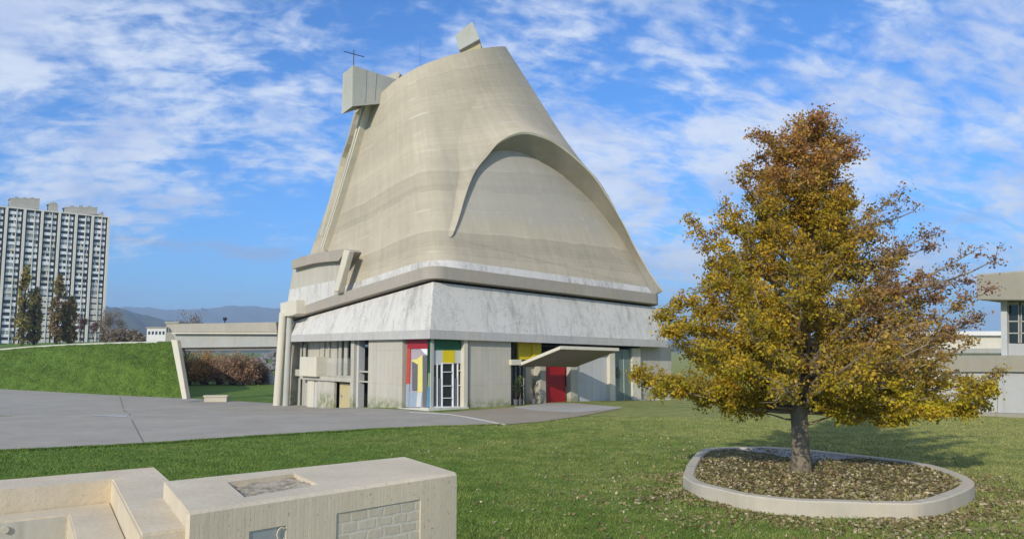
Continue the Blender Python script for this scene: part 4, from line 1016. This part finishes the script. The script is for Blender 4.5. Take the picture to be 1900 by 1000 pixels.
def limb(start, r0, end, dens, spread, sag=.12, nt=13, leaf=True, inner=.34):
    d = end-start; ln = d.length; mid = start.lerp(end, .5)+V((random.uniform(-.12, .12), random.uniform(-.12, .12), -sag*ln*.35+random.uniform(-.05, .05)))
    pts = []
    for k in range(8):
        t = k/7; p = start*(1-t)**2+mid*2*t*(1-t)+end*t*t; p = p+V((random.uniform(-1, 1), random.uniform(-1, 1), random.uniform(-1, 1)))*.045*ln*.4*(1 if 0 < k < 7 else 0); pts.append(p)
    mb.tube(pts, [r0*(1-.9*k/7)+.006 for k in range(8)], 7)
    if not leaf: return
    for k in range(nt):
        t = random.uniform(inner, 1.0) if k > 1 else 1.0
        i = min(6, int(t*7)); p = pts[i].lerp(pts[i+1], t*7-i); a = V((random.gauss(0, 1), random.gauss(0, 1), random.gauss(.25, .75))).normalized()
        tl = spread*random.uniform(.5, 1.15)*(1.05-.35*t); e = p+a*tl*.75+d.normalized()*tl*.45
        mb.tube([p, p.lerp(e, .5)+V((0, 0, .04)), e], [.016, .010, .005], 3)
        sub = [(p, e)]
        for q in range(3):
            s0 = p.lerp(e, random.uniform(.35, .9)); s1 = s0+V((random.gauss(0, 1), random.gauss(0, 1), random.gauss(.1, .7))).normalized()*tl*.42; mb.tube([s0, s1], [.007, .004], 3); sub.append((s0, s1))
        px, py = proj(*e); base_ = leafcolor(px, py, 0)*random.uniform(.78, 1.2)
        n = int(dens*.66*random.uniform(.45, 1.5))
        for (u0, u1) in sub:
            m_ = n//4
            if m_ < 1: continue
            tt = rng.uniform(.15, 1.1, m_)[:, None]; Q = np.array(u0)*(1-tt)+np.array(u1)*tt+rng.normal(size=(m_, 3))*np.array([.105, .105, .08])
            LP_.append(Q); LC_.append(base_*rng.uniform(.6, 1.45, (m_, 1))*rng.uniform(.9, 1.1, (m_, 3)))
rnd = random.Random(3); nl = 0
for i in range(150):
    f = (i+.5)/150; py = 224+ (738-224)*f**.82
    az = i*2.39996+rnd.uniform(-.35, .35)
    xl, xr = np.interp(py, ey, el), np.interp(py, ey, er); cx = np.interp(py, [200, 740], [1512, 1490]); ca, sa = math.cos(az), math.sin(az)
    half = (xr-cx) if ca > 0 else (cx-xl); dep = .5*(xr-xl)*.95
    rr_ = rnd.uniform(.62, .99) if i % 3 else rnd.uniform(.3, .7)
    px = cx+ca*half*rr_; dy = sa*dep*rr_*TS
    end = tpos(px, py-rnd.uniform(-6, 6), dy)
    # start lower on the trunk than the tip
    drop = (abs(px-cx)*TS*.55+abs(dy)*.55)+.25; zs = max(TREE.z+1.75+rnd.uniform(0, .7), end.z-drop); zs = min(zs, end.z+1.2); st, sr = axat(zs)
    right = px > 1590 and py < 690
    dens = 140 if not right else 66
    if py < 300: dens = 125
    ln = (end-st).length
    if dy < 0 and 1395 < px < 1570 and py > 650: dens *= .35
    elif 1380 < px < 1600 and py > 430: dens *= .7
    limb(st, min(sr*.55, .022+.016*ln), end, dens, max(.5, .62-.0*ln+.05*ln), sag=.1 if py > 620 else .2, nt=int(6+2.6*ln))
# sparse reaching branches on the right, and the drooping low ones
for (px, py, dy, n, dn) in ((1668, 372, -.3, 11, 22), (1696, 392, .4, 9, 22), (1716, 440, 0, 12, 36), (1846, 482, .3, 12, 26), (1800, 470, -.5, 10, 26), (1735, 455, 1, 12, 40), (1826, 545, -.6, 13, 50), (1780, 520, 1.1, 12, 46), (1812, 590, .8, 13, 60), (1790, 640, -1.2, 13, 80), (1850, 690, .2, 14, 105), (1832, 722, -.9, 14, 120), (1790, 762, -.4, 15, 135), (1730, 768, -1.4, 15, 140), (1672, 776, -.9, 15, 140), (1640, 752, .5, 13, 120), (1600, 735, -1.6, 12, 105), (1660, 480, .8, 13, 70), (1700, 520, -1, 13, 75), (1730, 560, .5, 14, 85), (1690, 600, 1.5, 14, 85), (1750, 620, .1, 14, 85), (1640, 540, 1.6, 13, 80), (1650, 640, -1.8, 14, 95), (1610, 430, -.6, 12, 80), (1760, 700, .6, 14, 105), (1820, 750, .3, 13, 120), (1186, 690, -.2, 14, 115), (1200, 716, .6, 13, 120), (1252, 726, -.9, 13, 120), (1290, 735, .8, 12, 110), (1345, 715, -1.5, 13, 120), (1390, 700, 1.6, 12, 110), (1250, 620, -1, 14, 130), (1265, 560, .6, 14, 130), (1235, 585, .1, 13, 120)):
    end = tpos(px, py, dy); hz = abs(px-1487)*TS; zs = max(TREE.z+1.7, min(end.z+.6, end.z-hz*.35)); st, sr = axat(zs)
    limb(st, min(.075, .02+.012*hz), end, dn*1.35, .66, sag=random.uniform(.05, .3), nt=n+3, inner=.4)
# bare low limbs in view
for (a, b, r_) in (((1478, 772), (1402, 733), .062), ((1474, 780), (1414, 763), .03), ((1496, 787), (1544, 770), .045), ((1490, 776), (1520, 735), .06), ((1474, 735), (1400, 680), .055), ((1495, 730), (1560, 690), .055), ((1486, 715), (1450, 650), .06)):
    limb(tpos(*a), r_, tpos(b[0], b[1], random.uniform(-.5, .5)), 30 if b[0] in (1544, 1402) else 70, .4, .15, 4, leaf=True, inner=.85)
mb.build('trunk', M['bark'], tree, smooth=True)
LPa = np.concatenate(LP_); LCa = np.concatenate(LC_); print('leaves', len(LPa))
keep = LPa[:, 2] > TREE.z+1.35; LPa, LCa = LPa[keep], LCa[keep]
npmesh('crown', leaf_quads(LPa, .087, .62), 4, M['leaf'], tree, np.clip(LCa, 0, 1), tuple(TREE))

# ------------------------------------------------------------------ grass blades and fallen leaves
def pip(x, y, poly):
    c = np.zeros(len(x), bool); n = len(poly)
    for i in range(n):
        x1, y1 = poly[i]; x2, y2 = poly[i-1]
        m = ((y1 > y) != (y2 > y)); xx = (x2-x1)*(y-y1)/((y2-y1) if y2 != y1 else 1e-9)+x1; c ^= m & (x < xx)
    return c
plpoly = [(p.x, p.y) for p in OUT]
rb = [on_ground(px, np.interp(px, *zip(*ROADBOT))) for px in range(-380, 935, 20)]; rtp = [on_ground(px, np.interp(px, *zip(*ROADTOP))) for px in range(934, -380, -20)]
roadpoly = [(p.x, p.y) for p in rb+rtp]
pb = [on_ground(x, y) for x, y in ((818, 766), (935, 788.5), (1000, 783.5), (1080, 772.5), (1150, 758.5), (1060, 748), (948, 756))]; pavpoly = [(p.x, p.y) for p in pb]
N = 330000
yy = 12.5+ (44-12.5)*rng.random(N)**1.55; xx = (rng.random(N)*2-1)*(yy*.70+1.5)
ok = ~pip(xx, yy, plpoly) & ~pip(xx, yy, roadpoly) & ~pip(xx, yy, pavpoly); xx, yy = xx[ok], yy[ok]
cl = .5+.5*np.sin(xx*2.1+np.sin(yy*1.7)*2)*np.sin(yy*1.9+np.sin(xx*1.3)*2)
zz = ghf(xx, yy)+.0; hgt = rng.uniform(.03, .065, len(xx))*(.7+.6*cl); wd = rng.uniform(.006, .013, len(xx))*(1+yy/40); a = rng.uniform(0, 6.28, len(xx)); ln_ = rng.normal(size=(len(xx), 2))*.022
b0 = np.stack([xx-np.cos(a)*wd, yy-np.sin(a)*wd, zz-.005], 1); b1 = np.stack([xx+np.cos(a)*wd, yy+np.sin(a)*wd, zz-.005], 1); t_ = np.stack([xx+ln_[:, 0], yy+ln_[:, 1], zz+hgt], 1)
ne = 26000; pe = rng.uniform(-380, 930, ne); E_ = np.array([tuple(on_ground(q, np.interp(q, *zip(*ROADBOT)))) for q in np.linspace(-380, 930, 200)]); ft = (pe+380)/1310*198.99; k0 = ft.astype(int); fr_ = (ft-k0)[:, None]; PE_ = E_[k0]*(1-fr_)+E_[k0+1]*fr_
PE_[:, 1] += rng.normal(size=ne)*.10+.04*np.sin(pe*.21)+.05*np.sin(pe*.057); PE_[:, 2] = ghf(PE_[:, 0], PE_[:, 1])+.005; he = rng.uniform(.04, .11, ne); ae = rng.uniform(0, 6.28, ne); ex = np.stack([np.cos(ae), np.sin(ae), ae*0], 1)*.016
edge_ = np.stack([PE_-ex, PE_+ex, PE_+np.stack([rng.normal(size=ne)*.03, rng.normal(size=ne)*.03, he], 1)], 1).reshape(-1, 3)
NBk = 90000; CG = np.array([[tuple(p) for p in c[:16]] for c in cols_bank]); ii = rng.uniform(12, 59.99, NBk); jj = rng.uniform(0, 14.5, NBk)
i0_ = ii.astype(int); j0_ = jj.astype(int); fi = (ii-i0_)[:, None]; fj = (jj-j0_)[:, None]
Pk = (CG[i0_, j0_]*(1-fi)+CG[i0_+1, j0_]*fi)*(1-fj)+(CG[i0_, j0_+1]*(1-fi)+CG[i0_+1, j0_+1]*fi)*fj
hk = rng.uniform(.05, .16, NBk)*(.6+.8*(np.sin(ii*1.7+jj*.9)*np.sin(jj*1.3-ii*.6)*.5+.5)); ak = rng.uniform(0, 6.28, NBk); wk = rng.uniform(.015, .04, NBk); ex = np.stack([np.cos(ak)*wk, np.sin(ak)*wk, np.zeros(NBk)], 1)
tk = Pk+np.stack([rng.normal(size=NBk)*.05, rng.normal(size=NBk)*.05, hk], 1)
bank = np.stack([Pk-ex, Pk+ex, tk], 1).reshape(-1, 3)
tag(npmesh('grass', np.concatenate([np.stack([b0, b1, t_], 1).reshape(-1, 3), bank, edge_]), 3, M['blade']), 'short green lawn grass between the walls, the planter and the road', 'grass', kind='stuff')
def lit(n, fn, z_off, name, size=.085):
    P = np.array([fn() for _ in range(n)]); return P
ps = []; 
while len(ps) < 9500:
    f = math.sqrt(random.random()); i = random.randrange(NPL); p = INN[i].lerp(INN[(i+1) % NPL], random.random()); x, y = CE.x+(p.x-CE.x)*f, CE.y+(p.y-CE.y)*f
    if y > TREE.y+3.0 and random.random() < .75: continue
    ps.append((x, y, soilz(x, y)+random.uniform(.005, .05)))
n_in = len(ps)
while len(ps) < n_in+7000:
    d_ = random.expovariate(1/1.1); i = random.randrange(NPL); p = OUT[i].lerp(OUT[(i+1) % NPL], random.random()); o_ = (p-CE).normalized(); x, y = p.x+o_.x*d_, p.y+o_.y*d_-.3*abs(random.gauss(0, .6))
    if y > 24 and random.random() < .8: continue
    if math.sin(x*1.9+math.sin(y*2.3))*math.sin(y*2.1+x*.7) < random.uniform(-1, .5): continue
    if pip(np.array([x]), np.array([y]), plpoly)[0]: continue
    ps.append((x, y, gh(x, y)+random.uniform(.015, .055)))
while len(ps) < n_in+7000+1500:
    y = 13+22*random.random()**1.4; x = random.gauss(4, 7)
    if pip(np.array([x]), np.array([y]), plpoly)[0] or pip(np.array([x]), np.array([y]), roadpoly)[0]: continue
    ps.append((x, y, gh(x, y)+random.uniform(.02, .055)))
ps = np.array(ps); pal = np.array([(.29, .25, .1), (.36, .3, .16), (.24, .17, .075), (.19, .115, .06), (.46, .39, .25), (.22, .21, .06)])
lc = pal[rng.integers(0, 6, len(ps))]*rng.uniform(.6, 1.3, (len(ps), 1))
tag(npmesh('fallen_leaves', leaf_quads(ps, .085, .7, .55), 4, M['litter'], None, np.clip(lc, 0, 1)), 'brown and straw coloured leaves fallen in and around the planter', 'leaves', kind='stuff')

# ------------------------------------------------------------------ foreground block and low walls
ZB = 2.96
def top4(z, *pts): return [on_z(x, y, z) for x, y in pts]
fl, fr, brr, bll = top4(ZB, (353, 948), (847, 876), (750, 847), (304, 893))
bk = thing('concrete_block', (fl+brr)/2-V((0, 0, ZB-1.85)), 'big pale concrete block with a sunken top tray and a rough inset panel', 'block')
BASE = 1.6
fd = (fr-fl).normalized(); fn_ = V((fd.y, -fd.x, 0)).normalized()
if fn_.dot(EYE-fl) < 0: fn_ = -fn_
def FP(px, py, off=0): return on_plane(px, py, fl+fn_*off, fn_)
# body with a real recess in the top and one in the front, built as slabs round the hollows
rec = top4(ZB, (421, 894), (546, 878), (590, 898), (454, 922))
mb = MB(); dep = .05
n0 = [fl, fr, brr, bll]
ring_o = [p.copy() for p in n0]
bmv = MB(); 
# top face with hole: quads between the outer and recess corners (order: fl,fr,br,bl <-> rec front-left, front-right, back-right, back-left)
rc = [rec[3], rec[2], rec[1], rec[0]]
ch = .018; flt, frt = fl-fn_*ch, fr-fn_*ch; flf, frf = fl+fn_*.003-V((0, 0, ch)), fr+fn_*.003-V((0, 0, ch))
bmv.add([flt, frt, brr, bll]+rc, [(0, 1, 5, 4), (1, 2, 6, 5), (2, 3, 7, 6), (3, 0, 4, 7)])
rcl = [p-V((0, 0, .022+.006*i)) for i, p in enumerate(rc)]
bmv.add(rc+rcl, [(0, 1, 5, 4), (1, 2, 6, 5), (2, 3, 7, 6), (3, 0, 4, 7)])
lo4 = [V((p.x, p.y, BASE)) for p in (flf, frf, brr, bll)]
bmv.add([flt, frt, frf, flf], [(0, 1, 2, 3)])
bmv.add([frt, brr, lo4[2], lo4[1], frf], [(0, 1, 2, 3, 4)]); bmv.add([brr, bll, lo4[3], lo4[2]], [(0, 1, 2, 3)]); bmv.add([bll, flt, flf, lo4[0], lo4[3]], [(0, 1, 2, 3, 4)])
ob = bmv.build('body', M['block'], bk, weld=True)
def tray_floor():
    s = NT('rough tray bed'); P = s.pos(); n = s.noise(P, 16, 8, .72); n2 = s.noise(P, 4, 4, .6)
    col = s.mix(s.ramp(n, .35, .65), (.26, .22, .15, 1), (.6, .52, .39, 1)); col = s.mix(s.ramp(n2, .45, .7), col, (.5, .43, .32, 1)); s.bump(n, 1., .02); return s.fin(col, .95, .1)
mb = MB(); nn_ = 24; rws = []
for a in range(nn_+1):
    rw = []
    for b in range(nn_+1):
        p = rcl[0].lerp(rcl[1], a/nn_).lerp(rcl[3].lerp(rcl[2], a/nn_), b/nn_); rw.append(p+V((0, 0, .006+random.uniform(-.004, .007)+.008*math.sin(a*.5)*math.sin(b*.4+1))))
    rws.append(rw)
mb.grid(rws); mb.build('tray', tray_floor(), bk, smooth=True)
# front face with two openings
mb = MB(); P1 = [FP(624, 951), FP(780, 926.5)]; Q1 = [FP(462, 985), FP(531, 974)]
def par(p): return (p-fl).dot(fd)
Wd = (fr-fl).length; a0, a1 = par(P1[0]), par(P1[1]); zt1 = P1[0].z; zt1 = (P1[0].z+P1[1].z)/2; q0, q1 = par(Q1[0]), par(Q1[1]); zq = (Q1[0].z+Q1[1].z)/2; zl1 = zt1-.42; zl2 = zq-.3
print('front', Wd, a0, a1, zt1, q0, q1, zq, 'zB', ZB, P1[0].z, P1[1].z)
def fp(a, z): return fl+fd*a+V((0, 0, z-ZB))
ed = .003
def fq(a, b, z0, z1): mb.prism([fp(a, z0)+fn_*ed, fp(b, z0)+fn_*ed, fp(b, z1)+fn_*ed, fp(a, z1)+fn_*ed], -fn_*.05)
fq(0, q0, BASE, ZB-ch); fq(q0, q1, zq, ZB-ch); fq(q0, q1, BASE, zl2); fq(q1, a0, BASE, ZB-ch); fq(a0, a1, zt1, ZB-ch); fq(a0, a1, BASE, zl1); fq(a1, Wd, BASE, ZB-ch)
mb.build('front_face', M['blockboard'], bk, weld=True)
mb = MB(); mb.prism([fp(a0, zl1)-fn_*.004, fp(a1, zl1)-fn_*.004, fp(a1, zt1)-fn_*.004, fp(a0, zt1)-fn_*.004], -fn_*.03); mb.build('rough_panel', M['brickpanel'], bk)
mb = MB(); mb.prism([fp(q0, zl2)-fn_*.006, fp(q1, zl2)-fn_*.006, fp(q1, zq)-fn_*.006, fp(q0, zq)-fn_*.006], -fn_*.03); pq = mb.build('plaque', M['steel'], bk)
mb = MB(); cc = fp(q0+(q1-q0)*.86, zq-.042)+fn_*.006
mb.tube([cc+fd*(.026*math.cos(t))+V((0, 0, .034*math.sin(t))) for t in np.linspace(.9, 5.4, 14)], .004, 6); mb.build('letter', M['block'], pq)
# left face slots
sd_ = (bll-fl).normalized(); sn = V((sd_.y, -sd_.x, 0))
if sn.dot(EYE-fl) < 0: sn = -sn
mb = MB()
def SPn(px, py): return on_plane(px, py, fl+sn*.002, sn)
c1 = SPn(314, 940); 
pts = [SPn(x, y) for x, y in ((309, 945), (310, 937), (313.5, 933), (317.5, 938), (319, 948), (317, 1010), (306, 1010))]
mb.prism(pts, -sn*.001); mb.build('slot', M['curb'], bk)
mb = MB(); mb.prism([SPn(x, y) for x, y in ((331.5, 981), (334.5, 983), (334, 1010), (331, 1010))], -sn*.001); mb.build('slot', M['mgrey'], bk)

ZW = 2.86
lw = thing('parapet_wall', on_z(207, 889, 1.85) if False else V((-3.2, 4.6, 1.85)), 'low angled concrete wall with a sunken step, at the lower left', 'wall')
p = top4(ZW, (-420, 925), (288, 865.5), (316, 890)); q_in = top4(ZW, (-420, 950), (207, 889)); f1 = on_z(265, 1000, ZW); dirf = (f1-q_in[1]).normalized()
f2 = q_in[1]+dirf*1.9; f3 = p[2]+dirf*1.6
mb = MB(); topl = [p[0], p[1], p[2], f3, f2, q_in[1], q_in[0]]; mb.prism([V((t.x, t.y, 1.5)) for t in topl], (0, 0, ZW-1.5)); mb.build('wall', M['block'], lw, bevel=.012)
ZL = on_plane(205, 931, q_in[1], V((0, 1, 0))).z
s0 = top4(ZL, (-420, 1012), (127, 953.5)); sdir = (on_z(139, 1000, ZL)-s0[1]).normalized(); s2 = s0[1]+sdir*1.7
def dn(v): return V((v.x, v.y, ZL))
mb = MB(); eps = (q_in[1]-CE).normalized()*0
topl = [dn(q_in[0]), dn(q_in[1]), dn(f2), s2, s0[1], s0[0]]; mb.prism([V((t.x, t.y, 1.5)) for t in topl], (0, 0, ZL-1.5)); mb.build('step', M['block'], lw, bevel=.01)
# board-marked face of the sunken pit, with a small boss
d0 = (s0[1]-s0[0]); nb = V((d0.y, -d0.x, 0)).normalized()
if nb.dot(EYE-s0[1]) < 0: nb = -nb
mb = MB(); mb.prism([s0[0]+nb*.004-V((0, 0, .012)), s0[1]+nb*.004-V((0, 0, .012)), V((s0[1].x, s0[1].y, 1.86))+nb*.004, V((s0[0].x, s0[0].y, 1.86))+nb*.004], -nb*.02); mb.build('pit_face', M['wall'], lw)
c = on_plane(9, 982, s0[1]+nb*.01, nb); mb = MB(); mb.tube([c-nb*.02, c+nb*.012], .022, 14); mb.build('boss', M['curb'], lw)
# terrace paving the viewer stands on
mb = MB(); mb.add([V((-9, -6, 1.904)), V((9, -6, 1.904)), V((9, 3.2, 1.904)), V((-9, 3.2, 1.904))], [(0, 1, 2, 3)]); tag(mb.build('terrace', M['road']), kind='structure')

# plants at the entrance
def potplant(px, py, h, w, col, label):
    b = RP(px, py, -.2); b.z = gh(b.x, b.y)+.03; t = thing('potted_plant', b, label, 'plant', 'potted plants at the entrance'); mb = MB(); mb.tube([b, b+V((0, 0, .35)), b+V((0, 0, .38))], [.13, .18, .19], 10); mb.build('pot', M['mgrey'], t)
    mb = MB(); P = []
    for k in range(9):
        a = random.uniform(0, 6.28); e = b+V((math.cos(a)*w*random.uniform(.2, 1), math.sin(a)*w*random.uniform(.2, 1), .38+h*random.uniform(.5, 1))); mb.tube([b+V((0, 0, .3)), b.lerp(e, .6)+V((0, 0, .1)), e], [.015, .012, .006], 4); P.append(np.array(e)+rng.normal(size=(26, 3))*.09)
    mb.build('stem', M['darkbark'], t); P = np.concatenate(P); npmesh('foliage', leaf_quads(P, .09), 4, M['leaf'], t, np.array(col)*rng.uniform(.6, 1.4, (len(P), 1)), tuple(b))
potplant(957, 757, 1.2, .28, (.05, .085, .02), 'dark green potted plant close to the big wall panel at the entrance')
potplant(964, 756.5, 1.5, .22, (.12, .15, .04), 'taller pale green potted plant before the glass door')
potplant(991, 754, 1.3, .3, (.09, .1, .06), 'thin stemmed potted plant between the glass door and the red door')

# ------------------------------------------------------------------ haze
mb = MB(); mb.box((-8900, -1990, -14), (17800, 0, 0), (0, 10900, 0), (0, 0, 14+460))
hz = mb.build('haze', plain('haze', (1, 1, 1)), None); tag(hz, 'thin blue air over the valley', 'haze', kind='stuff')
hm = hz.data.materials[0]; nt = hm.node_tree; nt.nodes.clear(); o_ = nt.nodes.new('ShaderNodeOutputMaterial'); pvn = nt.nodes.new('ShaderNodeVolumePrincipled')
pvn.inputs['Color'].default_value = (.55, .74, 1, 1); pvn.inputs['Density'].default_value = .00022; pvn.inputs['Anisotropy'].default_value = .0; nt.links.new(pvn.outputs[0], o_.inputs['Volume'])

# ------------------------------------------------------------------ light and sky
SAZ = V((-.43, -.86, 0)).normalized(); SEL = R(25)
sd = V((SAZ.x*math.cos(SEL), SAZ.y*math.cos(SEL), math.sin(SEL)))
sun = bpy.data.lights.new('sun', 'SUN'); sun.energy = 3.1; sun.angle = R(.6); sun.color = (1, .93, .82); so = bpy.data.objects.new('sun', sun); COL.objects.link(so)
so.rotation_euler = (-sd).to_track_quat('-Z', 'Y').to_euler()
w = bpy.data.worlds.new('World'); S.world = w; w.use_nodes = True; t = w.node_tree; t.nodes.clear()
class WT(NT):
    def __init__(s): s.t = t
s = WT()
out = s.n('ShaderNodeOutputWorld'); sky = s.n('ShaderNodeTexSky', sky_type='NISHITA'); sky.sun_disc = False; sky.sun_elevation = SEL; sky.sun_rotation = math.atan2(SAZ.x, SAZ.y)
sky.altitude = 500; sky.air_density = 1.0; sky.dust_density = .6; sky.ozone_density = 2.0
skyc = s.mix(1., sky.outputs[0], (.30, .74, 1.25, 1), 'MULTIPLY'); CLOC = (3.1, 1.7, 0)
g = s.n('ShaderNodeTexCoord').outputs['Generated']; sx = s.n('ShaderNodeSeparateXYZ', i_0=g); dx, dy, dz = sx.outputs
zc = s.math('ADD', s.math('MAXIMUM', dz, 0), .46)
pv_ = s.n('ShaderNodeCombineXYZ', i_0=s.math('DIVIDE', dx, zc), i_1=s.math('DIVIDE', dy, zc), i_2=0.)
rot = s.n('ShaderNodeMapping', i_Vector=pv_); rot.inputs['Rotation'].default_value = (0, 0, R(-20)); rot.inputs['Scale'].default_value = (1., 1.25, 1); rot.inputs['Location'].default_value = CLOC
pr = rot.outputs[0]
big = s.noise(pr, 1.9, 3, .5, .2); med = s.noise(pr, 6.0, 8, .6, .3); fine = s.noise(pr, 21., 6, .62, .2)
rip = s.noise(s.n('ShaderNodeMapping', i_Vector=pr, i_Rotation=(0, 0, R(35)), i_Scale=(1, 1.9, 1)).outputs[0], 14.5, 4, .55, .6)
m = s.math('ADD', s.math('MULTIPLY', big, .42), s.math('MULTIPLY', med, .42)); m = s.math('ADD', m, s.math('MULTIPLY', fine, .15)); m = s.math('ADD', m, s.math('MULTIPLY', rip, .24))
lowfade = s.ramp(dz, .06, .24)
left = s.ramp(dx, .1, -.25)
m = s.math('SUBTRACT', m, s.math('MULTIPLY', s.math('SUBTRACT', 1., lowfade), s.math('ADD', .0, s.math('MULTIPLY', left, .17))))
mask = s.ramp(m, .515, .70)
shade = s.ramp(s.noise(s.n('ShaderNodeMapping', i_Vector=pr, i_Location=(.04, .07, 0)).outputs[0], 4.2, 7, .6, .3), .40, .64)
ccol = s.mix(s.math('MULTIPLY', shade, .8), (.82, .89, 1., 1), (.47, .58, .86, 1))
b1 = s.n('ShaderNodeBackground', i_Color=skyc); b1.inputs[1].default_value = .108
b2 = s.n('ShaderNodeBackground', i_Color=ccol); b2.inputs[1].default_value = .75
az_ = s.math('DIVIDE', dx, s.math('MAXIMUM', dy, .05))
stn = s.noise(s.n('ShaderNodeCombineXYZ', i_0=s.math('MULTIPLY', az_, 3.), i_1=s.math('MULTIPLY', dz, 22.), i_2=4.), 1.6, 5, .55, .4)
stm = s.math('MULTIPLY', s.ramp(stn, .50, .66), s.math('MULTIPLY', s.ramp(dz, .03, .07), s.ramp(dz, .2, .12)))
b3 = s.n('ShaderNodeBackground', i_Color=(.36, .48, .76, 1)); b3.inputs[1].default_value = .70
mx0 = s.n('ShaderNodeMixShader'); s.put(mx0.inputs[0], s.math('MULTIPLY', stm, .6)); t.links.new(b1.outputs[0], mx0.inputs[1]); t.links.new(b3.outputs[0], mx0.inputs[2])
mx = s.n('ShaderNodeMixShader'); s.put(mx.inputs[0], s.math('MULTIPLY', mask, .9)); t.links.new(mx0.outputs[0], mx.inputs[1]); t.links.new(b2.outputs[0], mx.inputs[2]); t.links.new(mx.outputs[0], out.inputs[0])

S.render.engine = 'CYCLES'; S.cycles.use_denoising = True; S.cycles.max_bounces = 6; S.cycles.transparent_max_bounces = 8; S.cycles.volume_bounces = 0
S.view_settings.view_transform = 'Standard'; S.view_settings.look = 'None'; S.view_settings.exposure = .5; S.view_settings.gamma = 1
